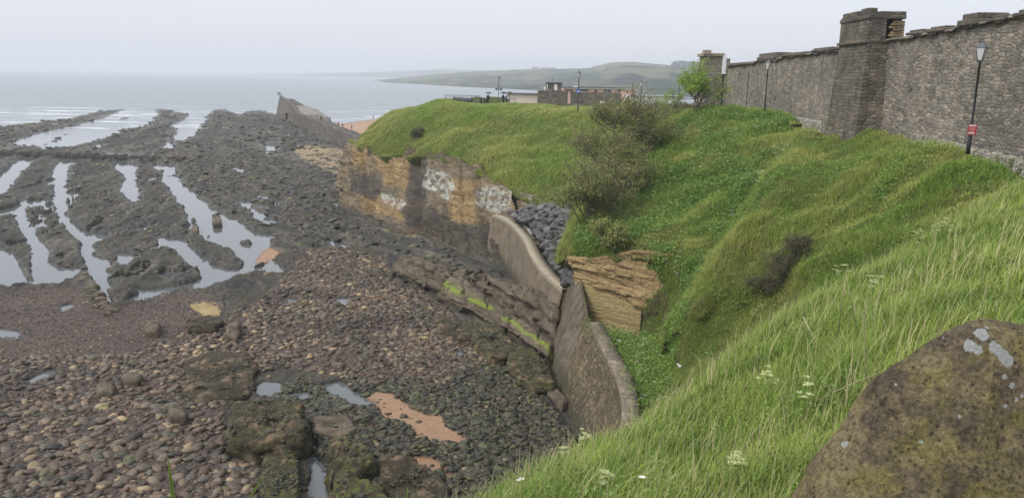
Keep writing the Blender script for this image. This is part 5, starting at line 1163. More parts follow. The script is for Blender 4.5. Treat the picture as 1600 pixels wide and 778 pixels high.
def stones_mesh(name, pos, size, m, label, cat, sh=SH, T=ICO1[1], kind='stuff', flat=1.0):
    N = len(pos); nv = len(sh[0]); V = np.empty((N, nv, 3)); a = rng.uniform(0, 2*math.pi, N); tl = rng.normal(0, .18, (N, 2)); which = rng.integers(0, len(sh), N) if True else 0
    for k in range(len(sh)):
        i = np.where(which == k)[0]; S = sh[k][None]*size[i, None, None]
        z = S[..., 2]*flat + S[..., 0]*tl[i, 0, None] + S[..., 1]*tl[i, 1, None]
        x = S[..., 0]*np.cos(a[i])[:, None]-S[..., 1]*np.sin(a[i])[:, None]; y = S[..., 0]*np.sin(a[i])[:, None]+S[..., 1]*np.cos(a[i])[:, None]
        V[i] = np.stack((x, y, z), -1)+pos[i, None]
    Tt = (T[None]+np.arange(N)[:, None, None]*nv).reshape(-1, 3)
    o = mk(name, V.reshape(-1, 3), tris=Tt, m=m); tag(o, label, cat, kind=kind); return o
# height of the ground under a stone, from the foreshore sheet
def ground_at(px, py): 
    i = np.clip(np.searchsorted(pys, py), 0, len(pys)-1); j = np.clip(np.searchsorted(pxs, px), 0, len(pxs)-1); return Hh[i, j]
def ground_sand(px, py):
    i = np.clip(np.searchsorted(pys, py), 0, len(pys)-1); j = np.clip(np.searchsorted(pxs, px), 0, len(pxs)-1); return sand_sm[i, j]
def px_of(x, y, z=0):
    v = np.stack((x, y, z-CAMZ+0*x), -1); a = v@np.array(cr); b = v@np.array(cu); c = v@np.array(cf); return 800+F*a/c, 389-F*b/c
def scatter_shore(n, poly_px, smin, smax, pw=2.5, clump=None):
    P = np.array([WZa(x, y) for x, y in poly_px]); lo = P.min(0); hi = P.max(0)
    x = rng.uniform(lo[0], hi[0], n); y = rng.uniform(lo[1], hi[1], n); k = in_poly(x, y, P); x, y = x[k], y[k]
    if clump is not None:
        nz = fbm(x*.25, y*.25, 0, 4, clump); k = rng.uniform(-.5, .5, len(x)) < nz+.12; x, y = x[k], y[k]
    px, py = px_of(x, y); z = ground_at(px, py); s = smin+(smax-smin)*rng.uniform(0, 1, len(x))**pw
    k = (z > -.05) & ((ground_sand(px, py) < .4) | (rng.random(len(x)) < .03)); return np.stack((x, y, z), -1)[k], s[k]
CB = [(-350,600),(60,560),(200,556),(270,528),(330,516),(385,490),(405,470),(440,442),(470,400),(520,385),(600,410),(620,450),(690,480),(740,520),(765,560),(700,605),(640,612),(580,605),(520,590),(440,575),(385,590),(352,640),(350,700),(400,720),(400,860),(-350,860)]
p1_, s1_ = scatter_shore(60000, CB, .05, .44, 3.2)
p2_, s2_ = scatter_shore(16000, [(640,440),(760,560),(830,600),(900,690),(860,720),(700,640),(600,610)], .06, .22, 2.5, 7)
p3_, s3_ = scatter_shore(26000, [(-350,455),(130,455),(300,455),(400,470),(385,500),(270,535),(60,575),(-350,600)], .04, .16, 3)
p4_, s4_ = scatter_shore(14000, [(150,240),(540,240),(560,330),(620,400),(470,400),(420,440),(330,440),(160,430)], .08, .45, 3.5, 15)
p5_, s5_ = scatter_shore(9000, [(400,590),(560,590),(640,700),(760,700),(900,800),(400,860)], .05, .25, 3, 21)
ap = np.concatenate((p1_, p2_, p3_, p4_, p5_)); as_ = np.concatenate((s1_, s2_, s3_, s4_, s5_))
px, py = px_of(ap[:, 0], ap[:, 1]); scr = np.where((px > 8) & (px < 700) & (py > 440) & (py < 770), as_/ap[:, 1], 0)
idx = np.argsort(-scr)[:260]
msk = np.ones(len(ap), bool); msk[idx] = False; ap[:, 2] += as_*.0
stones_mesh('beach_cobbles', ap[msk], as_[msk], M_COBS, 'rounded grey and reddish cobbles spread over the beach', 'cobbles')
protos = []
for k in range(10):
    me = mk('cobble', SH2[k], tris=ICO2[1], m=M_COB); protos.append(me)
first = set()
for n_, i in enumerate(idx):
    k = n_ % 10; o = protos[k] if k not in first else protos[k].copy()
    if k in first: C.objects.link(o)
    first.add(k); s_ = float(as_[i]); o.location = ap[i]; o.scale = (s_, s_, s_*1.1); o.rotation_euler = (random.gauss(0, .15), random.gauss(0, .15), random.uniform(0, 6.28))
    tag(o, 'rounded sea-worn cobble lying on the shingle', 'cobble', 'largest loose cobbles on the beach')
# seaweed clumps: crinkled dark tufts on the lower rocks
def weedmesh(n, poly, smin, smax, s):
    p_, s_ = scatter_shore(n, poly, smin, smax, 2, s); return p_, s_
wp = []; ws = []
for n_, poly, a, b2, sd3 in ((15000, [(560,600),(700,590),(780,560),(900,690),(930,780),(900,860),(480,860),(480,640)], .10, .30, 5), (5000, [(400,600),(600,600),(600,690),(480,700),(360,690)], .08, .22, 6), (3500, [(640,420),(700,490),(860,600),(880,680),(760,600),(620,480)], .12, .35, 8), (9000, [(230,245),(540,245),(560,330),(760,420),(860,480),(640,420),(540,380),(420,400),(300,330)], .2, .7, 9), (6000, [(0,245),(230,245),(300,380),(300,450),(160,430),(0,440)], .15, .5, 12)):
    q, r_ = weedmesh(n_, poly, a, b2, sd3); wp.append(q); ws.append(r_)
q, r_ = scatter_shore(14000, CB, .05, .16, 2, 57); wp.append(q); ws.append(r_)
q, r_ = scatter_shore(500, SANDP[0], .05, .2, 2, 58); wp.append(q); ws.append(r_)
q, r_ = scatter_shore(9000, [(-20,180),(150,190),(340,176),(430,184),(545,240),(300,246),(-20,240)], .3, 1.1, 2, 77); wp.append(q); ws.append(r_)
for Gr, isout, rs in ROCKG:
    if not isout: continue
    nv_ = Gr.shape[0]; S_ = Gr[:int(nv_*.75)].reshape(-1, 3); n_ = int(min(500, 160*rs)); i_ = rng.integers(0, len(S_), n_); q = S_[i_]+rng.normal(0, .03, (n_, 3)); kk2 = fbm(q[:,0]*1.1, q[:,1]*1.1, 0, 3, 91) > -.12; wp.append(q[kk2]); ws.append(rng.uniform(.04, .13, kk2.sum()))
wp = np.concatenate(wp); ws = np.concatenate(ws)
SHW = []
for k in range(8):
    V = ICO1[0]*(1+.55*vnoise(ICO1[0][:, 0]*2.5, ICO1[0][:, 1]*2.5, ICO1[0][:, 2]*2.5+k*9, k))[:, None]*np.array([1, .8, .35]); SHW.append(V)
m, t, b = mat('seaweed', .45, .5); g = G(t); n = g.noise(g.pos(), 8, 5, .7); rnd = g.n('ShaderNodeNewGeometry').outputs['Random Per Island']
c = g.mix(.5, g.ramp(rnd, [(0,(.025,.024,.014)),(.6,(.055,.048,.03)),(.9,(.09,.085,.04)),(1,(.12,.13,.04))]), g.ramp(n, [(.3,(.3,.3,.3)),(.7,(1.6,1.6,1.5))]), 'MULTIPLY'); g.l(c, b.inputs['Base Color']); g.bump(n, b, 1, .08)
stones_mesh('seaweed', wp, ws, m, 'dark wrack seaweed draped over the lower rocks', 'seaweed', SHW)
def angular_block(k):
    r2 = np.random.default_rng(900+k); V = ICO2[0].copy()*1.25
    for j in range(11):
        n = r2.normal(size=3)*[1, 1, 1.2]; n /= np.linalg.norm(n); h = r2.uniform(.45, .75); e = np.maximum(V@n-h, 0); V -= e[:, None]*n
    return V*np.array([1.15, .85, .7])
# dark boulders behind the curved sea wall
RP = [(792,338),(850,325),(905,333),(908,372),(898,405),(884,440),(845,408),(832,380),(815,355)]
m_arm, t, b = mat('dark_boulder', .6, .4); g = G(t); oi = g.n('ShaderNodeObjectInfo').outputs['Random']; n = g.noise(g.obj(), 3, 6, .7)
c = g.mix(.6, g.ramp(oi, [(0,(.045,.044,.042)),(.7,(.09,.088,.084)),(1,(.15,.145,.135))]), g.ramp(n, [(.3,(.5,.5,.5)),(.7,(1.4,1.4,1.4))]), 'MULTIPLY'); g.l(c, b.inputs['Base Color']); g.bump(n, b, .6, .05)
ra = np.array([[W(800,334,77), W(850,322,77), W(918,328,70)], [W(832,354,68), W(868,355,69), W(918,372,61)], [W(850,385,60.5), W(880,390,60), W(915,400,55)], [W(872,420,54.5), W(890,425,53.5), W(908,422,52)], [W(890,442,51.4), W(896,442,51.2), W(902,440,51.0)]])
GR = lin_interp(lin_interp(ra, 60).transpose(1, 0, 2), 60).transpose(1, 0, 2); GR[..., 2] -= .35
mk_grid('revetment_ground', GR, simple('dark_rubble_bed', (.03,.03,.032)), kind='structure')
SHA = [angular_block(k) for k in range(10)]
pro = [mk('dark_boulder', SHA[k], tris=ICO2[1], m=m_arm, smooth=False) for k in range(10)]; used = set(); cnt = 0; pts = []
for tr in range(9000):
    u_, v_ = random.random(), random.random(); fi, fj = v_*59, u_*59; i, j = int(fi), int(fj); q = GR[min(i, 58), min(j, 58)].copy()
    if len(pts) and np.min(np.linalg.norm(np.array(pts)-q, axis=1)) < .50: continue
    qx, qy = px_of(np.array(q[0]), np.array(q[1]), q[2]) 
    pts.append(q)
    if len(pts) >= 285: break
for q in pts:
    k = cnt % 10; o = pro[k] if k not in used else pro[k].copy()
    if k in used: C.objects.link(o)
    used.add(k); s_ = random.uniform(.38, .62); o.location = (q[0], q[1], q[2]+.30+.15*random.random()); o.scale = (s_, s_*random.uniform(.8, 1), s_*.85); o.rotation_euler = (random.uniform(-.5, .5), random.uniform(-.5, .5), random.uniform(0, 6.3)); cnt += 1
    tag(o, 'angular dark grey boulder heaped behind the curved sea wall', 'boulder', 'dark boulders tipped behind the sea wall')

# ------------------------------------------------------------------ near boulder at lower right
tp_ = [(1225,830),(1240,800),(1262,770),(1278,730),(1300,700),(1322,672),(1345,635),(1372,605),(1405,580),(1440,558),(1470,537),(1500,518),(1530,505),(1560,500),(1590,503),(1620,507),(1680,520),(1740,545),(1800,600),(1860,700),(1880,850)]
Yn = 2.3; T0 = np.array([W(x, y, Yn) for x, y in tp_]); N_ = 200; T0 = lin_interp(T0, N_); 
for _ in range(2): T0[1:-1] = .25*T0[:-2]+.5*T0[1:-1]+.25*T0[2:]
zb = 15.7; rows_ = []
cx_ = T0[:, 0].mean()
for v in np.linspace(0, 1, 60):                     # front face, leaning back slightly
    yy = Yn-.42+.38*v**1.3; z = zb+(T0[:, 2]-.055-zb)*v; x = T0[:, 0]*yy/Yn; rows_.append(np.c_[x, np.full(N_, yy), z])
for a in np.linspace(0, math.pi/2, 14)[1:]:
    rows_.append(np.c_[T0[:, 0], np.full(N_, Yn-.04)+.10*(1-math.cos(a))+.02, T0[:, 2]-.055*(1-math.sin(a))])
for v in np.linspace(0, 1, 30)[1:]: yy = Yn+.08+.55*v; rows_.append(np.c_[T0[:, 0]*(yy-.06)/Yn+(cx_-T0[:, 0])*.08*v, yy+0*T0[:, 0], CAMZ-(CAMZ-T0[:, 2])*yy/Yn-.05*v])
for v in np.linspace(0, 1, 16)[1:]: zt2 = CAMZ-(CAMZ-T0[:, 2])*(Yn+.63)/Yn-.05; rows_.append(np.c_[T0[:, 0]*(Yn+.57)/Yn+(cx_-T0[:, 0])*.08, Yn+.65+0*T0[:, 0], zt2+(zb-.4-zt2)*v])
Gd = np.stack(rows_); X, Y, Z = Gd[..., 0], Gd[..., 1], Gd[..., 2]; n = normals(Gd); 
ctr = np.array([cx_, Yn+.1, 16.4]); sgn = np.sign(((Gd-ctr)*n).sum(-1))[..., None]; sgn = np.where(sgn == 0, 1, sgn); n = n*np.sign(np.median(sgn))
d = .022*fbm(X*3, Y*3, Z*3, 4, 3)+.012*fbm(X*12, Y*12, Z*12, 4, 5)
for (x_, z_, r_, dp) in ((1.30,16.80,.05,.02),(1.18,16.93,.035,.014),(1.37,16.72,.03,.018),(1.27,17.0,.03,.012),(1.44,17.0,.05,.018),(1.22,16.62,.04,.02)): d = d-dp*np.exp(-((X-x_)**2+(Z-z_)**2)/r_**2)
for _ in range(10): Gd[1:-1] = .25*Gd[:-2]+.5*Gd[1:-1]+.25*Gd[2:]
Gd = Gd+n*d[..., None]
m, t, b = mat('boulder_sandstone', .9, .2); g = G(t); p = g.pos()
n1 = g.noise(p, 3.2, 8, .65); n2 = g.noise(p, 16, 8, .75); n3 = g.noise(p, 60, 6, .8)
c = g.ramp(n1, [(.30,(.075,.06,.045)),(.42,(.17,.135,.09)),(.5,(.30,.245,.135)),(.58,(.20,.155,.10)),(.70,(.13,.098,.075))])
c = g.mix(g.ramp(g.noise(p, 5.5, 8, .75), [(.50,(0,0,0)),(.60,(.85,.85,.85))]), c, (.28,.24,.09)); c = g.mix(g.ramp(g.noise(p, 9, 8, .75), [(.56,(0,0,0)),(.64,(.8,.8,.8))]), c, (.06,.048,.036))
c = g.mix(g.ramp(n2, [(.60,(0,0,0)),(.72,(.6,.6,.6))]), c, (.34,.27,.17))
pit = g.vor(p, 38, rnd=1); c = g.mix(g.ramp(g.math('ADD', pit, g.math('MULTIPLY', n2, -.35)), [(.0,(.6,.6,.6)),(.05,(0,0,0))]), c, (.03,.024,.018)); c = g.mix(.85, c, g.ramp(n3, [(.38,(.42,.42,.42)),(.62,(1.5,1.5,1.5))]), 'MULTIPLY')
g.l(c, b.inputs['Base Color']); g.bump(g.math('ADD', n2, g.math('MULTIPLY', n3, .7)), b, 1, .03)
bo = thing('boulder', 'big brown lichen spotted boulder close by at the lower right', 'boulder', (cx_, Yn, zb)); bor = np.array([cx_, Yn, zb])
mk_grid('rock_body', Gd, m, parent=bo, origin=bor)
# pale lichen crusts: flat patches grown on the stone itself, at fixed places
from mathutils.bvhtree import BVHTree
gv = [Vector(v) for v in Gd.reshape(-1, 3)]; bvh = BVHTree.FromPolygons(gv, [tuple(int(i) for i in f) for f in grid_quads(*Gd.shape[:2])])
wn_ = g.n('ShaderNodeVectorMath', operation='SCALE'); g.l(g.noise(p, 45, 4, .7, out=1), wn_.inputs[0]); wn_.inputs['Scale'].default_value = .028
pa_ = g.n('ShaderNodeVectorMath', operation='ADD'); g.l(p, pa_.inputs[0]); g.l(wn_.outputs[0], pa_.inputs[1]); lm_ = None
for (px1, py1, rp1) in ((1534,522,9),(1512,536,5),(1516,541,8),(1527,546,7),(1556,544,8),(1568,556,10),(1574,563,9),(1320,693,5),(1571,588,3.5),(1580,601,4),(1589,625,3.5),(1571,634,2.8),(1543,512,3),(1598,616,3),(1400,600,2),(1474,527,2),(1440,690,2.5),(1500,650,2.2)):
    dr = ray(px1, py1).normalized(); hit, no, ix, ds = bvh.ray_cast(Vector((0, 0, CAMZ)), dr)
    if hit is None: continue
    hit = hit+Vector((.014,.014,.014)); dn_ = g.n('ShaderNodeVectorMath', operation='DISTANCE'); g.l(pa_.outputs[0], dn_.inputs[0]); dn_.inputs[1].default_value = hit
    q1 = g.math('MULTIPLY', dn_.outputs['Value'], F/(rp1*1.15*ds)); lm_ = q1 if lm_ is None else g.math('MINIMUM', lm_, q1)
lmask = g.ramp(lm_, [(.0,(.85,.85,.85)),(.80,(1,1,1)),(.93,(0,0,0))])
c = g.mix(lmask, c, g.mix(g.noise(p, 90, 4, .7), (.30,.32,.30), (.66,.67,.65))); g.l(c, b.inputs['Base Color'])

# ------------------------------------------------------------------ grass and plants
def sample_grid(Gd, n, wfun=None, vr=(0, 1), ur=(0, 1)):
    """random points on a sheet, weighted by area and by wfun(centre)"""
    nv, nu = Gd.shape[:2]; v0, v1 = int(vr[0]*(nv-1)), int(vr[1]*(nv-1)); u0, u1 = int(ur[0]*(nu-1)), int(ur[1]*(nu-1)); S = Gd[v0:v1+1, u0:u1+1]
    A = np.linalg.norm(np.cross(S[1:, :-1]-S[:-1, :-1], S[:-1, 1:]-S[:-1, :-1]), axis=2); cen = (S[1:, 1:]+S[:-1, :-1])/2
    w_ = A*(wfun(cen) if wfun else 1); w_ = np.maximum(w_, 0).reshape(-1); w_ /= w_.sum()
    idx = rng.choice(len(w_), n, p=w_); i, j = np.divmod(idx, S.shape[1]-1); a, b_ = rng.random(n)[:, None], rng.random(n)[:, None]
    P = S[i, j]*(1-a)*(1-b_)+S[i+1, j]*a*(1-b_)+S[i, j+1]*(1-a)*b_+S[i+1, j+1]*a*b_
    nr = np.cross(S[i, j+1]-S[i, j], S[i+1, j]-S[i, j]); nr /= np.linalg.norm(nr, axis=1, keepdims=True)+1e-9; nr *= np.sign(nr[:, 2:3]+1e-9)
    return P, nr
def blades(name, P, nr, h, w_, m, label, lean=.6, wind=(.4, -.3), segs=3, cat='grass', jit=.5):
    N = len(P); a = rng.uniform(0, 2*math.pi, N); dirv = np.c_[np.cos(a), np.sin(a)]*jit+np.array(wind)+nr[:, :2]*.5; dl = np.linalg.norm(dirv, axis=1, keepdims=True)+1e-6
    dirv = dirv/dl; L = lean*rng.uniform(.3, 1.3, N)
    sd_v = np.c_[np.cos(a+1.3), np.sin(a+1.3), 0*a]
    ts = [0, .45, 1] if segs == 2 else [0, .35, .7, 1]
    rowsV = []
    for k, t_ in enumerate(ts):
        x = dirv*(h*L*t_**2*.8)[:, None]; z = h*(t_-.35*L*t_**2.2); c_ = P+np.c_[x, z]
        ww = (w_*(1-t_**1.5))[:, None]
        if t_ == 1: rowsV.append(c_[:, None])
        else: rowsV.append(np.stack((c_-sd_v*ww/2, c_+sd_v*ww/2), 1))
    V = np.concatenate(rowsV, 1); nv = V.shape[1]; base = np.arange(N)[:, None]*nv
    q = []; 
    for k in range(len(ts)-2): q.append(base+np.array([2*k, 2*k+1, 2*k+3, 2*k+2]))
    k = 2*(len(ts)-2); tr = base+np.array([k, k+1, k+2])
    o = mk(name, V.reshape(-1, 3), quads=np.concatenate(q), tris=tr, m=m, smooth=False); return tag(o, label, cat, kind='stuff')
# near bank
def patchy(P, f, s, lo=-.2, hi=.3): return sstep(lo, hi, fbm(P[..., 0]*f, P[..., 1]*f, 0, 3, s))
wD = lambda c: (c[..., 1] > 1.2)*1/np.maximum(c[..., 1], 3)**1.6*np.where(c[..., 2] < 8, 0, 1)
P, nr = sample_grid(GD, 230000, wD, (.22, 1)); 
k = ~((P[:, 1] < 3.2) & (P[:, 0] > .7) & (P[:, 1] > 1.6)); k &= ~((P[:, 0]**2+(P[:, 1])**2) < 2.0**2); P, nr = P[k], nr[k]
Yd = P[:, 1]; hN = (.10+.20*rng.random(len(P))**1.3)*(.7+.6*patchy(P, .9, 3))*np.clip(Yd/7, .75, 1.25); wN = .0055+.004*rng.random(len(P)); wN = wN*np.clip(Yd/6, .8, 2.2)
blades('bank_grass', P, nr, hN, wN, M_BLADE_NEAR, 'long bright green grass bending on the near bank', .95, (.4, -.25), 3, jit=.8)
P, nr = sample_grid(GD, 6500, wD, (.3, 1)); k = ~((P[:, 1] < 3.2) & (P[:, 0] > .7)) & (P[:, 1] > 3); P, nr = P[k], nr[k]
blades('seeding_grass', P, nr, .35+.35*rng.random(len(P)), np.full(len(P), .006)*np.clip(P[:, 1]/6, .9, 2), M_STALK, 'pale dry seeding grass stalks among the near grass', .6, (.4, -.2), 3)
# broader leaf blades close to the camera
P, nr = sample_grid(GD, 2600, lambda c: (c[..., 1] > 2.6)*(c[..., 1] < 9)*patchy(c, .8, 33, .05, .3)+1e-9, (.3, 1)); k = ~((P[:, 1] < 3.4) & (P[:, 0] > .6)); P, nr = P[k], nr[k]
blades('broad_grass', P, nr, .2+.25*rng.random(len(P)), .014+.010*rng.random(len(P)), M_BLADE_NEAR, 'broad arching grass blades in clumps on the near bank', 1.2, (.5, -.4), 3)
# middle slopes
wC = lambda c: 1/np.maximum(c[..., 1], 8)**1.3
P, nr = sample_grid(GC, 150000, wC, (.10, 1)); blades('slope_grass', P, nr, (.16+.30*rng.random(len(P)))*(.5+.8*patchy(P, .4, 5)), .020+.018*rng.random(len(P)), M_BLADE_MID, 'rough grass covering the steep bank below the path', 1.0, (-.1, -.45), 2)
P, nr = sample_grid(GB, 150000, wC, (.06, .86)); blades('mound_grass', P, nr, (.18+.38*rng.random(len(P)))*(.5+.8*patchy(P, .35, 6)), .028+.024*rng.random(len(P)), M_BLADE_MID, 'rough grass and weeds covering the middle mound', 1.0, (.1, -.45), 2)
P, nr = sample_grid(GA, 150000, None, (.38, 1)); blades('headland_grass', P, nr, (.20+.40*rng.random(len(P)))*(.5+.8*patchy(P, .2, 8)), .05+.04*rng.random(len(P)), M_BLADE_FAR, 'wind-blown grass covering the headland slope', 1.2, (.35, -.3), 2)
P, nr = sample_grid(GE, 14000, None); blades('hollow_grass', P, nr, .2+.35*rng.random(len(P)), .03+.02*rng.random(len(P)), M_BLADE_MID, 'grass in the hollow behind the sea wall', .9, (0, -.3), 2)
P, nr = sample_grid(GCF, 9000, None, (0, .13)); P = P+np.array([0, .1, .12]); blades('cliff_edge_grass', P, nr, .3+.4*rng.random(len(P)), .05+.04*rng.random(len(P)), M_BLADE_FAR, 'grass hanging over the top edge of the cliff', 1.6, (.1, -.9), 2)
for Gx, nn, ll in ((Gl, 2600, 'dry grass fringe on the soil lip above the overhang'), (Gf_, 1800, 'rough grass on the earthy flank beside the yellow slab')):
    P, nr = sample_grid(Gx, nn, None, (0, 1)); blades('fringe_grass', P, nr, .2+.3*rng.random(len(P)), .03+.02*rng.random(len(P)), M_BLADE_MID, ll, 1.5, (0, -.8), 2)
# broad-leaved weeds: clusters of leaf quads
def leaves(name, P, size, m, label, cat='weeds', up=.0, spread=.5, kind='stuff', parent=None, origin=None, flat=.6):
    N = len(P); c_ = P+np.c_[rng.normal(0, spread, (N, 2)), np.abs(rng.normal(0, 1, N))*up] if up or spread else P
    n = rng.normal(size=(N, 3))*[1, 1, flat]+[0, 0, .9]; n /= np.linalg.norm(n, axis=1, keepdims=True)
    a = np.cross(n, rng.normal(size=(N, 3))); a /= np.linalg.norm(a, axis=1, keepdims=True)+1e-9; b_ = np.cross(n, a); s_ = size[:, None] if hasattr(size, '__len__') else size
    V = np.stack((c_-a*s_, c_-b_*s_*.5, c_+a*s_, c_+b_*s_*.5), 1); Q = np.arange(N*4).reshape(-1, 4)
    o = mk(name, V.reshape(-1, 3), quads=Q, m=m, smooth=False, parent=parent, origin=origin)
    if kind: tag(o, label, cat, kind=kind)
    return o
P, nr = sample_grid(GB, 90000, lambda c: patchy(c, .45, 12, -.05, .25)*1/np.maximum(c[..., 1], 8)**1.2, (.28, .80), (.18, 1))
leaves('mound_weeds', P, .05+.06*rng.random(len(P)), M_LEAF, 'leafy green weeds massed on the middle mound', up=.22, spread=.12)
P, nr = sample_grid(GC, 45000, lambda c: patchy(c, .6, 14, 0, .3), (.2, 1)); leaves('bank_weeds', P, .035+.045*rng.random(len(P)), M_LEAF, 'leafy weeds in patches on the steep bank', up=.15, spread=.1)
P, nr = sample_grid(GE, 40000, None); leaves('hollow_weeds', P, .05+.05*rng.random(len(P)), M_LEAF, 'dense green weeds filling the hollow behind the wall', up=.3, spread=.1)
P, nr = sample_grid(GD, 22000, lambda c: (c[..., 1] > 2.5)*patchy(c, .9, 16, .02, .3)*(c[..., 1] < 12)+(c[..., 1] > 2.5)*1.5*(c[..., 0] < 1.5)*(c[..., 1] < 7.5), (.42, .9)); k = ~((P[:, 1] < 3.2) & (P[:, 0] > .7)); P = P[k]
leaves('near_weeds', P, .012+.016*rng.random(len(P)), M_LEAF, 'small leafy weeds showing through the near grass', up=.10, spread=.05)
# cow parsley heads
def umbels(name, P, m, label, r=.08, h=.5, n=16, kind='stuff', dot=.018):
    N = len(P); V = []; F_ = []; T = []
    th = rng.uniform(0, 2*math.pi, (N, n)); rr = r*np.sqrt(rng.random((N, n))); c_ = P[:, None]+np.stack((rr*np.cos(th), rr*np.sin(th), h*rng.uniform(.8, 1.1, (N, 1))-rr*.3+0*th), -1)
    c_ = c_.reshape(-1, 3); s_ = dot*rng.uniform(.7, 1.3, (len(c_), 1)); a = np.array([1, 0, 0]); b_ = np.array([0, 1, 0]); u_ = np.array([0, 0, 1])
    V = np.stack((c_-a*s_, c_-b_*s_, c_+a*s_, c_+b_*s_, c_+u_*s_), 1); k = np.arange(len(c_))[:, None]*5
    tr = np.concatenate([k+np.array(q) for q in ((0,1,4),(1,2,4),(2,3,4),(3,0,4))]); o = mk(name, V.reshape(-1, 3), tris=tr, m=m, smooth=False); return tag(o, label, 'wild flowers', kind='stuff')
P, nr = sample_grid(GB, 420, lambda c: patchy(c, .35, 25, -.05, .2), (.33, .78), (.3, 1)); umbels('mound_flowers', P, M_FLOWER, 'white cow parsley heads dotting the middle mound', .10, .35, 7, dot=.013)
P, nr = sample_grid(GE, 110, lambda c: patchy(c, .5, 27, -.1, .1)); umbels('hollow_flowers', P, M_FLOWER, 'white cow parsley heads in the hollow', .10, .4, 9, dot=.016)
P, nr = sample_grid(GC, 150, lambda c: 1/np.maximum(c[..., 1], 8), (.15, .9)); umbels('bank_flowers', P, M_UMBEL, 'cream flower heads on the steep bank', .06, .3, 8, dot=.011)
# individual flowering plants near the camera
def stem_plant(q, h_, label, cat='wild flower', n=9, name='cow_parsley', rr=.05, m_h=M_UMBEL, grp=None, leafy=True):
    o = thing(name, label, cat, tuple(q), 0, grp); q = Vector(q); mb = MB(); hd = []; top = q+Vector((random.uniform(-.08,.08)*h_, random.uniform(-.05,.05), h_))
    mb.tube([q-Vector((0,0,.1)), q.lerp(top, .5)+Vector((.01,0,0)), top], [.006,.0045,.003], 5)
    for k in range(n):
        b0 = q.lerp(top, random.uniform(.45, .95)); e = b0+Vector((random.uniform(-.16,.16), random.uniform(-.16,.16), random.uniform(.03,.16)))*(h_/.6); mb.tube([b0, e], [.003,.002], 4); hd.append(e)
    mb.build('stem', M_STALK if not leafy else M_LEAF, o, tuple(q))
    hb = MB()
    for e in hd+[top]:
        for j in range(26):
            a = random.uniform(0, 6.28); r2 = rr*math.sqrt(random.random()); c_ = e+Vector((r2*math.cos(a), r2*math.sin(a), .01-.15*r2)); s_ = .0055
            hb.add([c_+Vector((s_,0,0)), c_+Vector((0,s_,0)), c_-Vector((s_,0,0)), c_-Vector((0,s_,0)), c_+Vector((0,0,s_))], [(0,1,4),(1,2,4),(2,3,4),(3,0,4)])
    hb.build('flower_heads', m_h, o, tuple(q))
    if leafy:
        LP_ = np.array([tuple(q.lerp(top, random.uniform(.1,.6))+Vector((random.gauss(0,.06), random.gauss(0,.06), 0))) for _ in range(70)]); leaves('leaves', LP_, .016+.012*rng.random(len(LP_)), M_LEAF, '', spread=.0, kind=None, parent=o, origin=tuple(q))
    return o
from mathutils import kdtree
GDf = GD.reshape(-1, 3); PXd, PYd = px_of(GDf[:, 0], GDf[:, 1], GDf[:, 2]); okd = GDf[:, 1] > 1.5
def onD(px_, py_):
    d = (PXd-px_)**2+(PYd-py_)**2+np.where(okd, 0, 1e9); 
    i = np.argsort(d)[:12]; i = i[np.argmin(GDf[i, 1])]; return GDf[i]
for k, (x, y, h_, lab) in enumerate(((875,706,.30,'tall cream headed cow parsley on the edge above the shingle'),(858,712,.18,'shorter cow parsley leaning over the edge above the shingle'),(900,695,.32,'faded grey cow parsley right of the cream one on the edge'),(945,770,.22,'yellow green flowering weed low in the middle of the near grass'),(1150,745,.20,'flowering weed below the long arching blade'),(1310,450,.5,'tall cream cow parsley on the skyline of the near bank'),(1360,470,.45,'cow parsley standing right of the skyline one'),(1190,625,.4,'small headed weed in the middle of the near bank'),(1430,395,.5,'cow parsley near the top of the near bank'),(1470,380,.5,'cream cow parsley furthest right at the top of the near bank'),(1250,650,.35,'weed with tiny heads left of the boulder'))):
    stem_plant(onD(x, y), h_, lab, rr=.035 if y > 600 else .055, m_h=M_UMBEL)
def daisy(x, y, lab):
    q = Vector(onD(x, y)); q.z += .14; o = thing('daisy', lab, 'flower', tuple(q), 0, 'white daisies on the edge'); mb = MB()
    for k in range(12):
        a = k*math.pi/6; d = Vector((math.cos(a), math.sin(a)*.8, .45)); s_ = Vector((-math.sin(a), math.cos(a), 0))*.006; mb.add([q+d*.006-s_, q+d*.030-s_*1.2, q+d*.034, q+d*.030+s_*1.2, q+d*.006+s_], [(0,1,2,3,4)])
    mb.build('petals', M_WHITE, o, tuple(q)); MB().lathe([(.004,0),(.008,.004),(.004,.009)], 8, q).build('centre', M_GULLY, o, tuple(q)); MB().tube([q-Vector((0,0,.16)), q], .002, 5).build('stem', M_LEAF, o, tuple(q))
for a in ((800,742,'daisy furthest left on the grass edge'),(810,740,'daisy second from the left on the grass edge'),(820,728,'daisy in the middle of the grass edge'),(848,712,'daisy beside the short cow parsley'),(1003,765,'lone daisy low in the middle of the near grass')): daisy(*a)
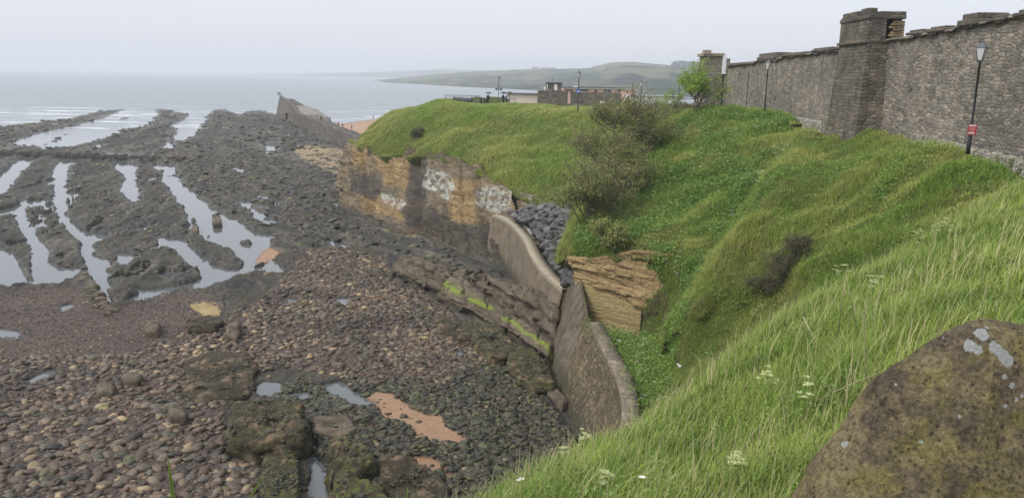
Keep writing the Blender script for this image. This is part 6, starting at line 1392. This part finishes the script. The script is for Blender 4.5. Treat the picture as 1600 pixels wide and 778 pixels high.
# long dead stems and single tall blades
def stem(pts, r_, m_, name, lab, cat):
    q = pts[0]; return tag(MB().tube(pts, [r_]*(len(pts)-1)+[r_*.3], 5).build(name, m_, None, tuple(q), True), lab, cat)
def Dp(px_, py_, Y): return W(px_, py_, Y)
stem([Dp(1356,625,7.2), Dp(1352,560,7.1), Dp(1350,500,7.0), Dp(1358,465,6.9)], .006, M_STALK, 'dead_stem', 'pale dead upright stem left of the boulder', 'dead stem')
stem([Dp(1252,640,8), Dp(1290,618,7.6), Dp(1330,600,7.2), Dp(1390,575,7.0)], .005, M_STALK, 'dead_stem', 'pale dead stem lying slanted towards the boulder', 'dead stem')
stem([Dp(1310,520,9), Dp(1316,460,8.9), Dp(1325,415,8.8)], .006, M_STALK, 'dead_stem', 'thin upright dead stem on the bank skyline', 'dead stem')
stem([Dp(1340,520,9), Dp(1330,470,8.9), Dp(1322,430,8.8)], .005, M_STALK, 'dead_stem', 'thin dead stem leaning left beside the upright one', 'dead stem')
stem([Dp(1255,495,10), Dp(1265,515,9.8), Dp(1282,545,9.6)], .006, M_STALK, 'dead_stem', 'short dead stem bent downhill left of the others', 'dead stem')
def bladepts(pts, w_, lab):
    V = []; 
    for i, p_ in enumerate(pts):
        t_ = i/(len(pts)-1); ww = w_*(1-t_**2)*(.6+.8*min(1, t_*4)*.5); p_ = np.array(p_); V += [tuple(p_-[ww, 0, 0]), tuple(p_+[0, .004, -ww*.2]), tuple(p_+[ww, 0, 0])]
    Fc = []
    for i in range(len(pts)-1): Fc += [(3*i, 3*i+1, 3*i+4, 3*i+3), (3*i+1, 3*i+2, 3*i+5, 3*i+4)]
    o = mk('grass_blade', V, faces=Fc, m=M_BLADE_NEAR, origin=V[1]); s_ = o.modifiers.new('s', 'SOLIDIFY'); s_.thickness = .0008; return tag(o, lab, 'grass blade')
bladepts([Dp(275,800,2.0), Dp(270,775,2.0), Dp(266,745,1.98), Dp(262,715,1.97)], .006, 'single close grass blade rising from the bottom edge at the left')
bladepts([Dp(380,800,2.0), Dp(395,770,2.0), Dp(410,745,2.0)], .004, 'close grass blade slanting right at the bottom edge')
bladepts([Dp(634,800,2.0), Dp(635,775,2.0), Dp(637,762,2.0)], .0025, 'tiny blade tip at the bottom edge near the middle')

# ------------------------------------------------------------------ shrubs and tree
M_BARK = simple('shrub_bark', (.13,.11,.085), .9, .1); M_TWIG = simple('hedge_twig', (.16,.11,.09), .9, .1)
M_BUSHLEAF = blade_mat('shrub_leaf', (.20,.23,.07), (.34,.36,.12), (.22,.19,.10), .8); M_LIME = blade_mat('lime_leaf', (.22,.34,.05), (.32,.44,.08), (.30,.36,.10), .8)
def branches(q, h_, spread, n_main, levels, r0, bias=(0,0,0), seed=0, twist=.5):
    rnd = random.Random(seed); segs = []; tips = []
    def grow(p_, d, L, r_, lv):
        pts = [p_]; dd = d.copy()
        for k in range(3):
            dd = (dd+Vector((rnd.gauss(0,.16), rnd.gauss(0,.16), rnd.gauss(.04,.1)))*twist).normalized(); p_ = p_+dd*(L/3); pts.append(p_)
        segs.append((pts, r_)); 
        if lv >= levels: tips.extend(pts[1:]); return
        if lv >= levels-1: tips.extend(pts[2:])
        for k in range(rnd.randint(3, 4)):
            t_ = rnd.uniform(.35, 1); i = min(2, int(t_*3)); b0 = pts[i].lerp(pts[i+1], t_*3-i); nd = (dd+Vector((rnd.gauss(0,1), rnd.gauss(0,1), rnd.gauss(.15,.6)))*.75).normalized(); grow(b0, nd, L*rnd.uniform(.5,.75), r_*.5, lv+1)
    for k in range(n_main):
        a = rnd.uniform(0, 6.28); d = (Vector((math.cos(a)*spread, math.sin(a)*spread, 1))+Vector(bias)).normalized(); grow(Vector(q)+Vector((rnd.gauss(0,.25*spread), rnd.gauss(0,.25*spread), -.1)), d, h_*rnd.uniform(.4,.6), r0*rnd.uniform(.6,1), 0)
    return segs, tips
def shrub(name, q, h_, label, cat, mb_, ml, n_main=9, spread=.7, levels=3, r0=.05, bias=(0,0,0), seed=0, nleaf=8000, ls=.05, sd3=.12, part1='branches', tipw=None):
    o = thing(name, label, cat, tuple(q)); segs, tips = branches(q, h_, spread, n_main, levels, r0, bias, seed)
    mb = MB()
    for pts, r_ in segs: mb.tube(pts, [max(r_*(1-.2*k), .006 if h_ < 3 else .013) for k in range(4)], 4, False)
    mb.build(part1, mb_, o, tuple(q))
    T = np.array([tuple(t_) for t_ in tips]); P = T[rng.integers(0, len(T), nleaf)]+rng.normal(0, sd3, (nleaf, 3))
    if tipw is not None: P = P[rng.random(len(P)) < tipw(P)]
    leaves('foliage', P, ls*(.6+.8*rng.random(len(P))), ml, '', spread=0, kind=None, parent=o, origin=tuple(q), flat=1)
    return o
GBf = GB.reshape(-1, 3)
M_SCRUB_SHADE_LEAF = blade_mat('dark_scrub_and_shade_leaf', (.08,.09,.04), (.13,.14,.06), (.18,.15,.09), .8)  # leaf colour darkened to give the bank hollow its shade; headland scrub shares it
def onS(Gf, px_, py_):
    a, b_ = px_of(Gf[:, 0], Gf[:, 1], Gf[:, 2]); d = (a-px_)**2+(b_-py_)**2; i = np.argsort(d)[:10]; return Gf[i[np.argmin(Gf[i, 1])]]
dens = lambda f, s: (lambda P: np.clip(.55+1.1*fbm(P[:, 0]*f, P[:, 1]*f, P[:, 2]*f, 2, s), .05, 1))
specs = [((918,345),4.0,.6,11,'dark lower thicket of thorny shrub above the dark boulders',(-.25,-.1,0)),((950,330),4.6,.7,12,'thorny shrub in the middle of the thicket on the mound side',(-.2,-.2,0)),((950,275),4.8,.55,12,'sprawling bare twigged shrub over the gap between headland and mound',(-.25,-.1,0)),((975,300),4.4,.5,11,'grey twiggy shrub at the right side of the thicket',(-.1,-.2,0)),((975,230),5.4,.5,12,'tall thin leaved shrub at the top of the thicket',(-.1,-.1,0)),((1005,235),4.8,.5,9,'thin leaved shrub below the hedge',(-.1,-.2,0)),((955,380),2.2,.8,8,'low shrub just above the overhanging rock',(-.1,-.2,0))]
for k, ((x, y), h_, sp_, nm, lab, bs_) in enumerate(specs):
    shrub('thorn_shrub', onS(GBf, x, y), h_, lab, 'shrub', M_BARK, M_BUSHLEAF, nm, sp_, 3, .075, bs_, 20+k, 12000, .07, .16, tipw=dens(.9, k))
# tree with fresh lime leaves
q = onS(GBf, 1085, 178); o = shrub('young_tree', q, 5.2, 'young tree with fresh lime green leaves against the castle wall', 'tree', M_BARK, M_LIME, 5, .45, 3, .10, (.35,-.1,.3), 51, 9000, .085, .20, 'trunk', dens(.8, 9))
q = onS(GBf, 1060, 180); shrub('sapling', q, 2.8, 'thin sapling with few lime leaves left of the young tree', 'tree', M_BARK, M_LIME, 3, .3, 3, .05, (-.1,0,.4), 53, 1300, .07, .14, 'trunk', dens(.8, 5))
q = onS(GBf, 982, 186); shrub('sapling', (q[0], q[1]+.5, q[2]), 1.9, 'small yellow green bush tip at the left end of the hedge', 'shrub', M_BARK, M_LIME, 6, .5, 3, .03, (0,0,0), 54, 2500, .05, .10, tipw=dens(.8, 2))
q = W(1034, 172, 74); shrub('sapling', (q[0], q[1], q[2]-.6), 2.4, 'lone lime green shoot rising above the hedge in front of the white building', 'shrub', M_BARK, M_LIME, 2, .15, 2, .02, (0,0,.5), 55, 500, .06, .10, tipw=dens(.8, 3))
# hedge of reddish twigs
ho = thing('hedge', 'reddish brown twiggy hedge along the top of the mound', 'hedge', W(1035, 180, 79)); hor = tuple(ho.location); mb = MB(); tips = []
for k in range(420):
    x = random.uniform(985, 1085); q = Vector(W(x, 180, random.uniform(77.5, 80.5))); z0 = W(x, 181, 79)[2]; zt_ = W(x, 164+2*math.sin(x*.2), 79)[2]+random.uniform(-.15, .25); q.z = z0-.6
    e = Vector((q.x+random.gauss(0,.2), q.y+random.gauss(0,.2), zt_)); mid = q.lerp(e, .6)+Vector((random.gauss(0,.08), 0, 0)); mb.tube([q, mid, e], [.02,.014,.006], 4, False)
    for j in range(3):
        b0 = q.lerp(e, random.uniform(.4, .95)); f_ = b0+Vector((random.gauss(0,.22), random.gauss(0,.15), random.uniform(.05,.3))); f_.z = min(f_.z, zt_+.1); mb.tube([b0, f_], [.009,.005], 3, False); tips.append(tuple(f_))
    tips.append(tuple(e)); tips.append(tuple(mid))
mb.build('twigs', M_TWIG, ho, hor)
Tq = np.array(tips); leaves('foliage', Tq[rng.integers(0, len(Tq), 7000)]+rng.normal(0, .12, (7000, 3)), .03+.03*rng.random(7000), blade_mat('hedge_leaf', (.14,.10,.07), (.13,.13,.05), (.18,.15,.10), 1.2), '', spread=0, kind=None, parent=ho, origin=hor, flat=1)
# dark twiggy clumps put in for the shade of the hollow on the steep bank
GCf = GC.reshape(-1, 3)
for k, (x, y, h_, lab) in enumerate(((1225,425,1.3,'dark twiggy clump standing in for the shaded hollow just above the near grass'),(1250,395,1.2,'grey twiggy clump standing in for shade above the darkest hollow'),(1205,450,1.1,'low clump standing in for shade at the lower left of the hollow'))):
    shrub('scrub_and_shade_clump', onS(GCf, x, y), h_, lab, 'shrub', M_BARK, M_SCRUB_SHADE_LEAF, 14, 1.0, 3, .02, (-.1,-.2,0), 70+k, 5000, .035, .09, tipw=dens(1.2, k))
q = onS(GA.reshape(-1, 3), 650, 216); shrub('scrub_and_shade_clump', q, 1.8, 'dark scrub patch on the seaward slope of the headland', 'shrub', M_BARK, M_SCRUB_SHADE_LEAF, 12, .9, 3, .03, (0,-.2,0), 80, 2500, .08, .15)
# flowers at the foot of the turret
q = np.array(WZ(1345, 196, 15.2)); fl_ = thing('flower_clump', 'pale flowering plants growing at the foot of the turret', 'wild flowers', tuple(q)); 
P = q+rng.normal(0, 1, (900, 3))*[1.1, .5, .22]+[0, 0, .35]; leaves('foliage', P, .05+.03*rng.random(900), M_BUSHLEAF, '', spread=0, kind=None, parent=fl_, origin=tuple(q)); P = q+rng.normal(0, 1, (160, 3))*[1.1, .5, .2]+[0, 0, .55]; leaves('flower_heads', P, .05+.02*rng.random(160), M_UMBEL, '', spread=0, kind=None, parent=fl_, origin=tuple(q))

# ------------------------------------------------------------------ haze
mb = MB(); mb.box(-9500, 9500, -260, 11500, -60, 62); hz = mb.build('haze', None); tag(hz, 'pale sea haze', 'haze', kind='stuff'); del hz['category']
m = bpy.data.materials.new('haze'); m.use_nodes = True; t = m.node_tree; t.nodes.remove(t.nodes['Principled BSDF']); pv = t.nodes.new('ShaderNodeVolumePrincipled')
pv.inputs['Color'].default_value = (.86,.90,.97,1); pv.inputs['Density'].default_value = .00034; pv.inputs['Anisotropy'].default_value = 0
t.links.new(pv.outputs[0], t.nodes['Material Output'].inputs['Volume']); hz.data.materials.append(m)
